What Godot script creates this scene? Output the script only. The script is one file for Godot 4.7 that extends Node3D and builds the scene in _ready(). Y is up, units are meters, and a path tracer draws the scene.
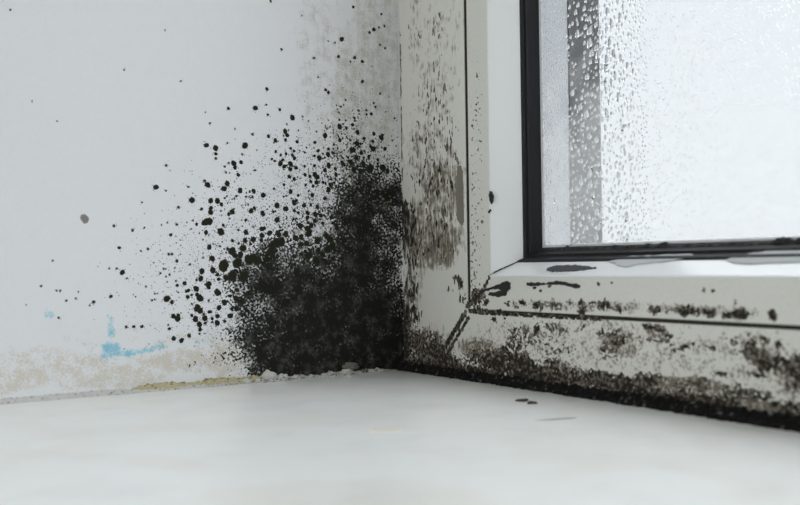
extends Node3D
# A damp window corner: side wall with black mould, plastic window frame and wet pane, white sill. Lengths in the helpers are millimetres.

const MM := 0.001
const FX := -3.0      # outer edge of the window frame, left
const FY := -30.5     # outer edge of the window frame, below
const FW := 1300.0
const FH := 1400.0
const PANE_Z := -25.6

var rng := RandomNumberGenerator.new()
var taken := {}

# black mould colonies on the side wall: distance from the corner, height, radius
var spots := PackedFloat32Array([115.1, 152.8, 0.8, 126.2, 143.7, 0.6, 111.3, 141.6, 0.5, 128.7, 149.7, 0.4, 91.4, 165.6, 0.9, 98.7, 154.2, 1.3, 91.9, 156.7, 0.6, 91, 151.1, 0.7, 83.4, 154.5, 0.8, 75.4, 150.5, 1.4, 80.1, 142.2, 1.3, 78.8, 140.1, 1.1, 78, 143, 0.5, 90.7, 138.8, 0.9, 100.7, 139.3, 0.7, 53.1, 168.5, 0.9, 51.2, 167.3, 0.9, 58, 175.6, 0.5, 53.9, 141.5, 1.6, 68.7, 151.7, 0.5, 64.9, 149.3, 0.5, 79, 146.6, 0.5, 71.5, 143.4, 0.5, 52.6, 145.7, 0.6, 39.5, 163.7, 0.6, 41, 160.6, 0.5, 42.7, 159.5, 0.6, 45.8, 160, 0.5, 45.2, 157.8, 0.4, 43.9, 147.5, 1.4, 39.3, 147, 0.9, 44.5, 156, 0.5, 39.6, 151.5, 0.6, 44, 151.5, 0.7, 41.4, 149.1, 0.6, 59.5, 143.4, 0.5, 128.3, 131.5, 1.2, 122.9, 130.3, 1.4, 122.9, 127.1, 0.9, 122.9, 124.5, 0.7, 105.3, 132.7, 1.5, 116, 133.5, 0.5, 107.2, 127.7, 0.6, 151.2, 119.4, 0.7, 149.2, 116.8, 0.3, 112.3, 122.3, 1.4, 107.9, 123.2, 1, 111.6, 120.1, 1.1, 117.8, 120.2, 0.6, 115.3, 122.4, 0.6, 117, 117.1, 0.6, 114.8, 117, 0.4, 109.7, 116, 1, 157.1, 107.6, 1.3, 129.6, 112, 0.7, 127.8, 109.8, 1.6, 116.3, 110.9, 1.3, 118.3, 108.1, 1.6, 139.1, 108.4, 0.6, 108.6, 107.3, 1.3, 137, 101.2, 1.7, 126.2, 101.2, 1.3, 122.2, 101.1, 1.4, 118, 102.8, 0.6, 111, 104.1, 0.7, 105.1, 103.9, 0.6, 116.6, 104, 0.5, 151.5, 105.9, 0.5, 136.6, 105, 0.3, 102.8, 106.9, 0.7, 86.3, 136.6, 1.1, 79.9, 137.3, 0.9, 72.5, 136.7, 0.9, 60.7, 137, 0.9, 98.2, 130.4, 0.4, 76.7, 132.6, 0.8, 74.5, 131.2, 0.8, 86.3, 130.3, 0.8, 83.1, 128.5, 0.8, 79.8, 129.2, 0.8, 75.6, 128.7, 0.9, 74.4, 127.1, 1.1, 81.9, 125.7, 0.9, 88.8, 125.9, 0.7, 87, 124.9, 0.7, 83.5, 123.5, 1.4, 80.9, 122, 1.1, 76.9, 123.6, 1.4, 73.4, 121.6, 1.1, 77.1, 120.5, 1.1, 99.4, 119, 0.6, 67.7, 122.7, 0.8, 57.9, 128, 1.6, 58.7, 132.2, 0.9, 61.2, 129.1, 0.8, 52, 130.3, 1.3, 49, 131.6, 0.8, 51.6, 123.9, 1.4, 61.3, 123.4, 0.9, 54.4, 121, 1.1, 47.2, 122.2, 1, 46.8, 118.7, 1.1, 61.1, 118.1, 1.6, 59.5, 116.7, 1.6, 60, 113.5, 1.2, 64.3, 116.9, 0.9, 63.9, 114, 0.9, 67.6, 117.7, 1, 77.8, 116.2, 1, 74.7, 115, 1, 67.2, 111.8, 0.8, 55.6, 113.8, 0.9, 62.3, 111.4, 0.9, 50.9, 112.8, 0.8, 81.3, 111.5, 0.8, 87.7, 109, 0.7, 77.1, 107.7, 1.2, 94.5, 105.1, 1.3, 100.3, 107.2, 1.2, 101.1, 104, 0.7, 63, 106, 1.2, 52, 109.6, 1.4, 72.2, 105.6, 0.8, 54.5, 104.3, 1.1, 65.2, 108.4, 0.6, 43.9, 139.3, 1.1, 48, 136.5, 0.7, 51.7, 133.7, 0.8, 48.5, 133.8, 0.6, 73.5, 102.6, 0.9, 75.5, 102.3, 0.8, 42.6, 126.3, 1, 40.9, 124.5, 0.8, 144.6, 97.2, 0.7, 131.5, 96.5, 0.8, 126.1, 97.1, 1.1, 126.3, 94.8, 1.3, 119.9, 99.3, 1, 113.7, 95.4, 1.2, 115.6, 93.9, 0.9, 113, 94.9, 0.9, 129.9, 89.1, 1.8, 127.6, 89.8, 2.3, 134.5, 88.2, 0.8, 145.7, 87.9, 0.7, 151, 88.9, 0.5, 129.1, 83.7, 1.1, 120.4, 84.2, 2.1, 119, 87.9, 0.8, 110, 85.3, 0.7, 105.4, 84, 1.3, 106, 79.4, 1.2, 105.4, 90.8, 0.8, 149.1, 82.3, 0.8, 127.3, 75.7, 1.3, 125.7, 69.5, 1.6, 113.6, 79.3, 0.9, 114, 73.6, 2.2, 107.2, 75.1, 2, 109, 71.3, 1.9, 112.2, 71.1, 1.4, 103.9, 68.6, 2.9, 110.7, 66.9, 2.9, 119.1, 66.5, 2.4, 150.4, 72, 0.7, 148.6, 72, 0.7, 145.9, 68.3, 0.8, 143.9, 71.9, 0.4, 138.5, 66.5, 0.6, 116.6, 74.8, 0.8, 110, 77.5, 0.6, 136.5, 90.1, 0.5, 103.9, 99.6, 0.6, 137.6, 85.6, 0.5, 85.9, 99.6, 1.4, 80.3, 97.7, 1.4, 94.9, 94.7, 1.3, 75, 101.1, 1.2, 68.6, 99.7, 1.1, 59.7, 99.3, 1, 64, 100.2, 0.8, 74.8, 96.8, 0.9, 88.2, 95.8, 0.7, 102.1, 96.1, 1.3, 100, 97.6, 0.9, 72.1, 95.6, 0.8, 66.1, 95.5, 1.2, 66.3, 92.8, 1.1, 61.1, 94.9, 1.4, 57.5, 94.2, 1.1, 61.3, 91.1, 1.2, 56.3, 89.7, 1, 50.4, 93.4, 1.1, 85.9, 91.2, 1.5, 95.6, 86, 1.3, 94, 86.4, 0.9, 95.6, 82.3, 1.6, 100.9, 80, 1.6, 90.9, 83.7, 1.6, 95.9, 79.6, 1.1, 85.2, 83, 1.8, 80.4, 83.1, 1.5, 71.3, 88, 1.5, 63.9, 88.3, 1.4, 65.9, 89.9, 0.9, 66.4, 86.3, 1.9, 65.6, 83.7, 2.3, 83.5, 78.6, 2.7, 89, 76.5, 2.7, 89.9, 72.9, 3, 86.7, 77.9, 2.5, 74.2, 80.8, 2, 70.5, 81.5, 1.5, 67.3, 77.9, 1.7, 71, 77.2, 1.5, 59.8, 79.4, 2.2, 53.9, 82.3, 1.9, 51.4, 80.1, 2.4, 49.8, 76.4, 2.4, 53.2, 74.2, 2.5, 56.6, 71.3, 1.9, 59.5, 73.9, 1.7, 65.8, 70.6, 2.6, 60.8, 67.6, 2.6, 46.6, 87.2, 1.4, 45.4, 73.1, 1.3, 46.3, 78.6, 1.1, 49.5, 68.6, 1.3, 75.6, 70.3, 1.2, 70.7, 71.7, 1.1, 68.2, 73.2, 1.1, 101.6, 69.4, 2.8, 98.5, 68, 2.7, 43.5, 69, 1.3, 131.8, 62.6, 1.4, 125.4, 63.1, 1.7, 132.5, 58.5, 1.3, 134.9, 58, 0.7, 141.8, 56.4, 1, 145.8, 55.2, 0.8, 128, 55.4, 1.5, 127.9, 53.7, 1, 135.1, 53.2, 1.4, 139.7, 52.3, 1, 140.9, 51.7, 0.6, 140.1, 48.9, 1, 137.8, 49.9, 0.7, 133, 48, 2, 134.6, 49.8, 1.1, 122.8, 50.8, 2, 151.7, 48.3, 1.5, 148.9, 46.3, 1, 134.5, 43, 1.5, 135.2, 42.2, 1.3, 133, 41.1, 1.4, 118.8, 45.2, 1.4, 122, 42.4, 1.3, 137.7, 45, 0.6, 127.7, 40.3, 0.9, 126.6, 40.3, 0.6, 137.8, 38.7, 0.8, 135.7, 36.7, 1.5, 130.4, 37, 1.4, 130.2, 34.3, 0.8, 126.1, 36.6, 0.8, 148, 38.7, 1.2, 145.8, 37.4, 1.7, 145.5, 39, 1, 133.5, 33.8, 1.3, 115.4, 37.6, 1.4, 111.8, 41.5, 1.3, 114.4, 41.2, 0.9, 123, 37.8, 1.1, 123.2, 34.2, 1.4, 114, 59.7, 2.9, 117.9, 58.9, 1.4, 119, 64.8, 2.9, 107, 59.4, 3.2, 111.7, 47, 1.7, 118.8, 34.8, 0.8, 128, 46.5, 0.6, 159.8, 47.7, 0.6, 158.2, 51.2, 0.5, 158.4, 48.1, 0.5, 146.5, 57.6, 0.5, 155.1, 61.9, 0.6, 150.1, 61, 0.6, 151.1, 34.3, 0.5, 122.7, 60.7, 0.9, 122.1, 58, 0.9, 108.4, 45.5, 2, 111.3, 51.9, 1.2, 115.4, 48.5, 0.7, 131, 39.1, 0.7, 210.6, 69.1, 0.5, 216.2, 56.6, 0.6, 208.7, 54.1, 0.5, 207, 54, 0.5, 204.1, 48.9, 0.6, 199.4, 49.9, 0.5, 190.4, 47.8, 0.8, 181.6, 50.4, 0.8, 175.4, 62.6, 1.2, 173.1, 59.6, 0.5, 182.3, 64.8, 0.5, 178.4, 64.8, 0.6, 207.9, 40.5, 0.6, 223.4, 47.4, 0.3, 165.4, 34.1, 0.8, 169.8, 34.3, 0.8, 173.7, 34.3, 0.7, 198.1, 53.1, 0.4, 148.1, 26.9, 1.2, 143.8, 25.7, 1.2, 139.5, 28, 1, 133.2, 31, 1, 150.5, 32.2, 0.8, 133.5, 28.7, 0.6, 179.6, 86.8, 0.7, 169.8, 84.6, 0.7, 177, 75.5, 0.8, 163.5, 86.1, 0.5, 161.7, 74.8, 0.7, 164.7, 99.4, 0.5, 88.3, 216.3, 0.7, 33.3, 220.4, 0.8, 41.6, 199.9, 1.3, 44, 189.3, 0.9, 32.7, 189.9, 1, 27.4, 188.1, 1, 18.8, 208.6, 1.1, 21.9, 206.4, 0.8, 15, 210.3, 0.7, 11, 211.6, 0.7, 13.2, 218.8, 0.7, 81.8, 189.4, 0.7, 60.6, 186.6, 0.7, 35.7, 187.2, 0.6, 50.9, 197.8, 0.5, 46.3, 197.4, 0.6, 68.4, 210.6, 0.4, 14.5, 199.6, 0.7, 10.8, 198, 0.7, 27.6, 175.9, 1, 21.5, 156.6, 1, 24.8, 156.2, 0.7, 25, 158.7, 0.7, 19.6, 163.5, 0.7, 18.4, 161.2, 0.7, 14.9, 169.7, 0.7, 30.4, 158, 0.7, 4.4, 155.3, 0.6, 33.5, 153.3, 0.8, 34.9, 149.1, 1, 14.5, 142.7, 1.7, 13.5, 144.1, 0.8, 19.7, 144.7, 1.1, 26.9, 141.4, 1, 20.6, 140.1, 1, 20.5, 135.5, 1.7, 22.2, 136.7, 1, 11.8, 136, 1.1, 17.2, 129, 0.9, 17.3, 126.5, 0.8, 35.6, 133.9, 1.8, 32, 138, 1.5, 31.4, 144.9, 1.3, 36.8, 140, 0.7, 34.2, 134.2, 1.3, 36.5, 126.5, 1.5, 34.4, 122.1, 1.9, 27.7, 126.2, 1.3, 13.4, 124.2, 2.2, 22.9, 123.4, 2.8, 10.2, 122.4, 1.3, 23.7, 130.5, 1, 29, 132.5, 1.1, 32.6, 129.3, 1.3, 6.4, 141.5, 0.6, 3.7, 138.3, 0.5, 42.2, 125.5, 1.1, 29.6, 121.6, 1.6, 229.5, 192.2, 0.5, 151.1, 192, 0.4, 173.5, 168.3, 0.5, 142.5, 165.4, 0.5, 219.7, 148.3, 0.4, 207.8, 139.2, 0.4])
# share of the wall covered by the black film in percent, every 6 mm from the corner (35) and upwards (36)
var cover := PackedFloat32Array([99, 99, 99, 99, 99, 99, 99, 99, 99, 99, 99, 99, 99, 97, 95, 87, 78, 55, 26, 13, 8, 4, 1, 0, 0, 0, 0, 0, 0, 0, 0, 0, 0, 0, 0, 99, 99, 99, 99, 99, 99, 99, 99, 99, 99, 99, 99, 99, 97, 95, 88, 80, 58, 29, 15, 8, 4, 1, 0, 0, 0, 0, 0, 0, 0, 0, 0, 0, 0, 0, 98, 99, 99, 99, 99, 99, 99, 99, 99, 99, 99, 99, 99, 97, 96, 91, 84, 63, 37, 22, 12, 7, 4, 2, 0, 0, 0, 0, 0, 0, 0, 0, 0, 0, 0, 98, 98, 98, 99, 99, 99, 99, 99, 98, 98, 98, 98, 98, 96, 95, 91, 86, 71, 50, 32, 16, 9, 5, 3, 0, 0, 0, 0, 0, 0, 0, 0, 0, 0, 0, 92, 94, 96, 98, 98, 99, 99, 98, 98, 98, 97, 97, 97, 94, 92, 89, 87, 77, 64, 43, 20, 11, 7, 3, 0, 0, 0, 0, 0, 0, 0, 0, 0, 0, 0, 86, 89, 93, 97, 98, 99, 99, 98, 98, 97, 97, 96, 96, 90, 85, 79, 72, 66, 60, 42, 20, 10, 4, 2, 0, 0, 0, 0, 0, 0, 0, 0, 0, 0, 0, 77, 82, 89, 95, 97, 99, 99, 98, 98, 97, 97, 96, 95, 88, 81, 72, 62, 58, 56, 40, 19, 8, 1, 0, 0, 0, 0, 0, 0, 0, 0, 0, 0, 0, 0, 67, 74, 84, 93, 96, 98, 99, 98, 97, 97, 96, 96, 95, 89, 82, 75, 66, 61, 56, 39, 18, 8, 1, 0, 0, 0, 0, 0, 0, 0, 0, 0, 0, 0, 0, 57, 65, 78, 89, 93, 97, 97, 96, 94, 93, 91, 92, 92, 88, 83, 78, 73, 65, 57, 39, 17, 7, 1, 0, 0, 0, 0, 0, 0, 0, 0, 0, 0, 0, 0, 48, 57, 72, 84, 90, 95, 95, 92, 89, 86, 83, 84, 85, 85, 85, 83, 81, 72, 61, 40, 16, 7, 1, 0, 0, 0, 0, 0, 0, 0, 0, 0, 0, 0, 0, 44, 53, 68, 80, 87, 94, 91, 87, 83, 78, 74, 75, 76, 77, 79, 80, 82, 71, 58, 38, 15, 7, 2, 1, 0, 0, 0, 0, 0, 0, 0, 0, 0, 0, 0, 41, 50, 64, 77, 84, 92, 87, 81, 75, 68, 64, 64, 64, 65, 65, 69, 73, 62, 47, 31, 14, 8, 4, 2, 0, 0, 0, 0, 0, 0, 0, 0, 0, 0, 0, 44, 51, 62, 73, 82, 91, 85, 76, 68, 61, 55, 55, 55, 56, 57, 58, 59, 48, 35, 23, 11, 7, 4, 2, 0, 0, 0, 0, 0, 0, 0, 0, 0, 0, 0, 48, 53, 60, 68, 80, 91, 83, 72, 63, 54, 48, 48, 48, 50, 51, 47, 42, 32, 21, 14, 8, 4, 1, 0, 0, 0, 0, 0, 0, 0, 0, 0, 0, 0, 0, 55, 56, 59, 64, 77, 91, 82, 71, 60, 48, 40, 38, 37, 37, 37, 33, 28, 20, 13, 8, 4, 2, 0, 0, 0, 0, 0, 0, 0, 0, 0, 0, 0, 0, 0, 61, 60, 57, 60, 75, 91, 82, 71, 57, 42, 31, 28, 25, 22, 20, 17, 14, 11, 7, 4, 1, 0, 0, 0, 0, 0, 0, 0, 0, 0, 0, 0, 0, 0, 0, 69, 67, 64, 66, 78, 90, 81, 70, 56, 39, 27, 24, 21, 18, 14, 12, 10, 8, 5, 3, 0, 0, 0, 0, 0, 0, 0, 0, 0, 0, 0, 0, 0, 0, 0, 76, 76, 75, 77, 83, 88, 79, 68, 54, 37, 25, 23, 20, 16, 12, 10, 8, 6, 4, 2, 0, 0, 0, 0, 0, 0, 0, 0, 0, 0, 0, 0, 0, 0, 0, 75, 75, 75, 76, 79, 83, 73, 63, 49, 33, 23, 20, 17, 15, 12, 10, 7, 5, 2, 1, 0, 0, 0, 0, 0, 0, 0, 0, 0, 0, 0, 0, 0, 0, 0, 65, 66, 67, 69, 72, 75, 65, 55, 43, 29, 20, 17, 15, 13, 12, 9, 6, 3, 0, 0, 0, 0, 0, 0, 0, 0, 0, 0, 0, 0, 0, 0, 0, 0, 0, 49, 50, 51, 54, 59, 64, 56, 49, 38, 25, 17, 16, 14, 13, 12, 9, 6, 3, 0, 0, 0, 0, 0, 0, 0, 0, 0, 0, 0, 0, 0, 0, 0, 0, 0, 25, 27, 30, 35, 43, 51, 46, 42, 33, 22, 15, 14, 14, 13, 12, 9, 6, 3, 0, 0, 0, 0, 0, 0, 0, 0, 0, 0, 0, 0, 0, 0, 0, 0, 0, 9, 12, 17, 23, 31, 40, 38, 36, 28, 18, 12, 12, 11, 10, 10, 7, 4, 2, 0, 0, 0, 0, 0, 0, 0, 0, 0, 0, 0, 0, 0, 0, 0, 0, 0, 5, 8, 11, 16, 23, 30, 30, 29, 23, 15, 10, 9, 8, 8, 7, 4, 2, 1, 0, 0, 0, 0, 0, 0, 0, 0, 0, 0, 0, 0, 0, 0, 0, 0, 0, 3, 5, 8, 12, 18, 23, 24, 25, 19, 10, 5, 4, 4, 3, 3, 2, 1, 0, 0, 0, 0, 0, 0, 0, 0, 0, 0, 0, 0, 0, 0, 0, 0, 0, 0, 2, 5, 7, 10, 14, 18, 19, 21, 14, 5, 0, 0, 0, 0, 0, 0, 0, 0, 0, 0, 0, 0, 0, 0, 0, 0, 0, 0, 0, 0, 0, 0, 0, 0, 0, 2, 4, 6, 9, 11, 13, 14, 14, 10, 4, 1, 1, 0, 0, 0, 0, 0, 0, 0, 0, 0, 0, 0, 0, 0, 0, 0, 0, 0, 0, 0, 0, 0, 0, 0, 2, 4, 5, 6, 7, 8, 8, 8, 6, 4, 2, 1, 0, 0, 0, 0, 0, 0, 0, 0, 0, 0, 0, 0, 0, 0, 0, 0, 0, 0, 0, 0, 0, 0, 0, 2, 3, 4, 4, 4, 4, 4, 4, 3, 2, 1, 0, 0, 0, 0, 0, 0, 0, 0, 0, 0, 0, 0, 0, 0, 0, 0, 0, 0, 0, 0, 0, 0, 0, 0, 1, 1, 2, 2, 1, 1, 1, 1, 0, 0, 0, 0, 0, 0, 0, 0, 0, 0, 0, 0, 0, 0, 0, 0, 0, 0, 0, 0, 0, 0, 0, 0, 0, 0, 0, 0, 0, 0, 0, 0, 0, 0, 0, 0, 0, 0, 0, 0, 0, 0, 0, 0, 0, 0, 0, 0, 0, 0, 0, 0, 0, 0, 0, 0, 0, 0, 0, 0, 0, 0, 0, 0, 0, 0, 0, 0, 0, 0, 0, 0, 0, 0, 0, 0, 0, 0, 0, 0, 0, 0, 0, 0, 0, 0, 0, 0, 0, 0, 0, 0, 0, 0, 0, 0, 0, 0, 0, 0, 0, 0, 0, 0, 0, 0, 0, 0, 0, 0, 0, 0, 0, 0, 0, 0, 0, 0, 0, 0, 0, 0, 0, 0, 0, 0, 0, 0, 0, 0, 0, 0, 0, 0, 0, 0, 0, 0, 0, 0, 0, 0, 0, 0, 0, 0, 0, 0, 0, 0, 0, 0, 0, 0, 0, 0, 0, 0, 0, 0, 0, 0, 0, 0, 0, 0, 0, 0, 0, 0, 0, 0, 0, 0, 0, 0, 0, 0, 0, 0, 0, 0, 0, 0, 0, 0, 0, 0, 0, 0, 0, 0, 0, 0, 0, 0, 0, 0, 0, 0, 0, 0, 0, 0, 0, 0, 0, 0, 0, 0, 0, 0, 0, 0, 0, 0, 0, 0, 0, 0, 0, 0, 0, 0, 0, 0, 0, 0, 0, 0, 0, 0, 0, 0, 0, 0, 0])
# how thickly small specks lie on the wall, on the same lattice
var specks := PackedFloat32Array([69, 67, 65, 62, 60, 57, 55, 52, 49, 47, 45, 43, 41, 40, 38, 36, 34, 32, 31, 25, 18, 12, 7, 4, 0, 0, 0, 0, 0, 0, 0, 0, 0, 0, 0, 80, 79, 77, 74, 71, 69, 66, 64, 61, 58, 56, 53, 50, 48, 45, 42, 40, 37, 34, 28, 20, 13, 8, 4, 0, 0, 0, 0, 0, 0, 0, 0, 0, 0, 0, 85, 84, 82, 80, 78, 76, 74, 72, 70, 68, 65, 63, 61, 58, 55, 53, 50, 47, 44, 38, 30, 22, 14, 8, 3, 1, 0, 0, 0, 0, 0, 0, 0, 0, 0, 90, 89, 87, 86, 84, 82, 81, 79, 77, 75, 73, 71, 69, 67, 65, 62, 60, 57, 55, 49, 42, 32, 22, 14, 7, 4, 2, 1, 1, 1, 0, 0, 0, 0, 0, 90, 89, 88, 87, 85, 84, 83, 81, 80, 79, 77, 76, 74, 73, 71, 70, 69, 67, 65, 61, 54, 43, 31, 21, 13, 10, 8, 7, 6, 4, 3, 2, 1, 0, 0, 90, 89, 88, 87, 85, 84, 83, 81, 80, 79, 77, 76, 74, 73, 71, 70, 68, 67, 65, 61, 56, 48, 37, 29, 21, 17, 14, 14, 12, 8, 5, 3, 1, 0, 0, 90, 89, 88, 87, 86, 85, 84, 82, 81, 80, 79, 77, 76, 74, 73, 71, 70, 68, 66, 62, 57, 51, 43, 36, 30, 25, 21, 21, 20, 13, 7, 4, 2, 0, 0, 90, 90, 89, 88, 87, 86, 85, 84, 83, 82, 81, 80, 79, 78, 77, 75, 74, 73, 72, 67, 62, 56, 49, 42, 35, 30, 26, 24, 22, 15, 11, 7, 4, 2, 1, 90, 90, 89, 88, 87, 86, 86, 85, 84, 83, 82, 81, 81, 80, 79, 78, 77, 76, 75, 71, 65, 59, 53, 47, 41, 35, 30, 25, 21, 18, 14, 11, 8, 5, 2, 90, 90, 89, 88, 87, 86, 86, 85, 84, 83, 82, 81, 81, 80, 79, 78, 77, 76, 75, 71, 65, 59, 54, 48, 42, 36, 31, 28, 25, 20, 16, 12, 8, 5, 2, 90, 89, 89, 88, 87, 86, 85, 84, 83, 82, 81, 81, 80, 79, 78, 77, 76, 75, 74, 70, 65, 59, 54, 48, 43, 37, 32, 30, 27, 22, 17, 12, 8, 4, 1, 90, 89, 88, 87, 86, 85, 84, 83, 82, 81, 80, 79, 78, 77, 76, 75, 74, 72, 71, 68, 63, 58, 53, 48, 42, 37, 32, 28, 24, 19, 14, 10, 5, 2, 1, 90, 89, 88, 87, 86, 85, 84, 83, 82, 81, 80, 79, 78, 77, 76, 75, 73, 71, 69, 66, 62, 57, 52, 47, 41, 36, 31, 25, 20, 16, 11, 7, 3, 0, 0, 90, 89, 88, 88, 87, 86, 85, 84, 83, 82, 81, 80, 79, 78, 77, 76, 75, 71, 67, 64, 61, 56, 51, 46, 40, 35, 29, 23, 17, 13, 8, 2, 1, 0, 0, 90, 90, 89, 88, 88, 87, 87, 86, 85, 85, 84, 82, 79, 77, 75, 72, 70, 65, 60, 58, 56, 52, 46, 41, 36, 30, 25, 19, 14, 10, 5, 1, 0, 0, 0, 90, 90, 90, 90, 89, 89, 89, 89, 89, 89, 88, 84, 79, 75, 71, 66, 62, 57, 52, 51, 51, 46, 41, 36, 30, 25, 19, 15, 11, 7, 3, 0, 0, 0, 0, 90, 90, 89, 89, 89, 88, 88, 87, 87, 87, 85, 81, 77, 72, 66, 61, 56, 51, 46, 45, 45, 40, 33, 28, 22, 18, 14, 10, 7, 3, 1, 0, 0, 0, 0, 90, 89, 89, 88, 87, 86, 85, 84, 83, 82, 80, 78, 74, 68, 61, 56, 51, 46, 41, 40, 40, 33, 26, 20, 14, 11, 9, 6, 3, 1, 0, 0, 0, 0, 0, 87, 87, 86, 85, 84, 83, 83, 82, 80, 78, 75, 73, 70, 64, 58, 50, 43, 39, 35, 35, 34, 26, 17, 12, 9, 7, 5, 3, 1, 0, 0, 0, 0, 0, 0, 83, 82, 82, 81, 81, 81, 81, 80, 78, 74, 70, 68, 65, 60, 55, 45, 34, 31, 29, 28, 28, 19, 10, 7, 4, 3, 2, 1, 0, 0, 0, 0, 0, 0, 0, 66, 68, 70, 72, 74, 77, 77, 76, 73, 69, 65, 62, 60, 57, 54, 41, 28, 24, 19, 19, 18, 13, 7, 4, 1, 1, 1, 0, 0, 0, 0, 0, 0, 0, 0, 38, 44, 52, 59, 65, 72, 72, 71, 68, 63, 60, 57, 55, 55, 53, 38, 22, 17, 11, 10, 10, 7, 4, 2, 0, 0, 0, 0, 0, 0, 0, 0, 0, 0, 0, 20, 30, 41, 51, 58, 65, 66, 66, 61, 53, 48, 46, 44, 44, 42, 30, 19, 13, 8, 5, 3, 2, 1, 0, 0, 0, 0, 0, 0, 0, 0, 0, 0, 0, 0, 20, 28, 37, 45, 52, 58, 59, 61, 53, 42, 35, 34, 34, 33, 31, 23, 14, 9, 4, 2, 0, 0, 0, 0, 0, 0, 0, 0, 0, 0, 0, 0, 0, 0, 0, 20, 27, 34, 40, 45, 51, 53, 55, 47, 33, 25, 24, 23, 21, 19, 14, 9, 5, 1, 1, 0, 0, 0, 0, 0, 0, 0, 0, 0, 0, 0, 0, 0, 0, 0, 20, 25, 30, 35, 39, 43, 47, 50, 40, 25, 16, 14, 12, 11, 9, 6, 4, 2, 0, 0, 0, 0, 0, 0, 0, 0, 0, 0, 0, 0, 0, 0, 0, 0, 0, 19, 23, 26, 29, 32, 35, 37, 40, 32, 21, 15, 12, 10, 8, 6, 4, 1, 1, 0, 0, 0, 0, 0, 0, 0, 0, 0, 0, 0, 0, 0, 0, 0, 0, 0, 17, 19, 21, 23, 24, 26, 27, 28, 24, 19, 15, 11, 7, 5, 3, 1, 0, 0, 0, 0, 0, 0, 0, 0, 0, 0, 0, 0, 0, 0, 0, 0, 0, 0, 0, 15, 16, 16, 17, 18, 19, 19, 20, 17, 14, 11, 8, 5, 3, 1, 0, 0, 0, 0, 0, 0, 0, 0, 0, 0, 0, 0, 0, 0, 0, 0, 0, 0, 0, 0, 12, 13, 13, 13, 14, 14, 14, 14, 11, 9, 7, 5, 3, 1, 0, 0, 0, 0, 0, 0, 0, 0, 0, 0, 0, 0, 0, 0, 0, 0, 0, 0, 0, 0, 0, 10, 10, 10, 11, 11, 11, 11, 11, 10, 7, 5, 3, 1, 0, 0, 0, 0, 0, 0, 0, 0, 0, 0, 0, 0, 0, 0, 0, 0, 0, 0, 0, 0, 0, 0, 10, 10, 10, 10, 10, 10, 10, 10, 8, 6, 4, 1, 0, 0, 0, 0, 0, 0, 0, 0, 0, 0, 0, 0, 0, 0, 0, 0, 0, 0, 0, 0, 0, 0, 0, 10, 10, 10, 9, 9, 9, 9, 9, 7, 5, 3, 1, 0, 0, 0, 0, 0, 0, 0, 0, 0, 0, 0, 0, 0, 0, 0, 0, 0, 0, 0, 0, 0, 0, 0, 8, 8, 8, 8, 8, 7, 7, 7, 6, 4, 2, 1, 0, 0, 0, 0, 0, 0, 0, 0, 0, 0, 0, 0, 0, 0, 0, 0, 0, 0, 0, 0, 0, 0, 0, 7, 7, 6, 6, 6, 6, 6, 5, 4, 3, 2, 1, 0, 0, 0, 0, 0, 0, 0, 0, 0, 0, 0, 0, 0, 0, 0, 0, 0, 0, 0, 0, 0, 0, 0, 5, 5, 5, 5, 4, 4, 4, 4, 3, 2, 1, 0, 0, 0, 0, 0, 0, 0, 0, 0, 0, 0, 0, 0, 0, 0, 0, 0, 0, 0, 0, 0, 0, 0, 0])
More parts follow.
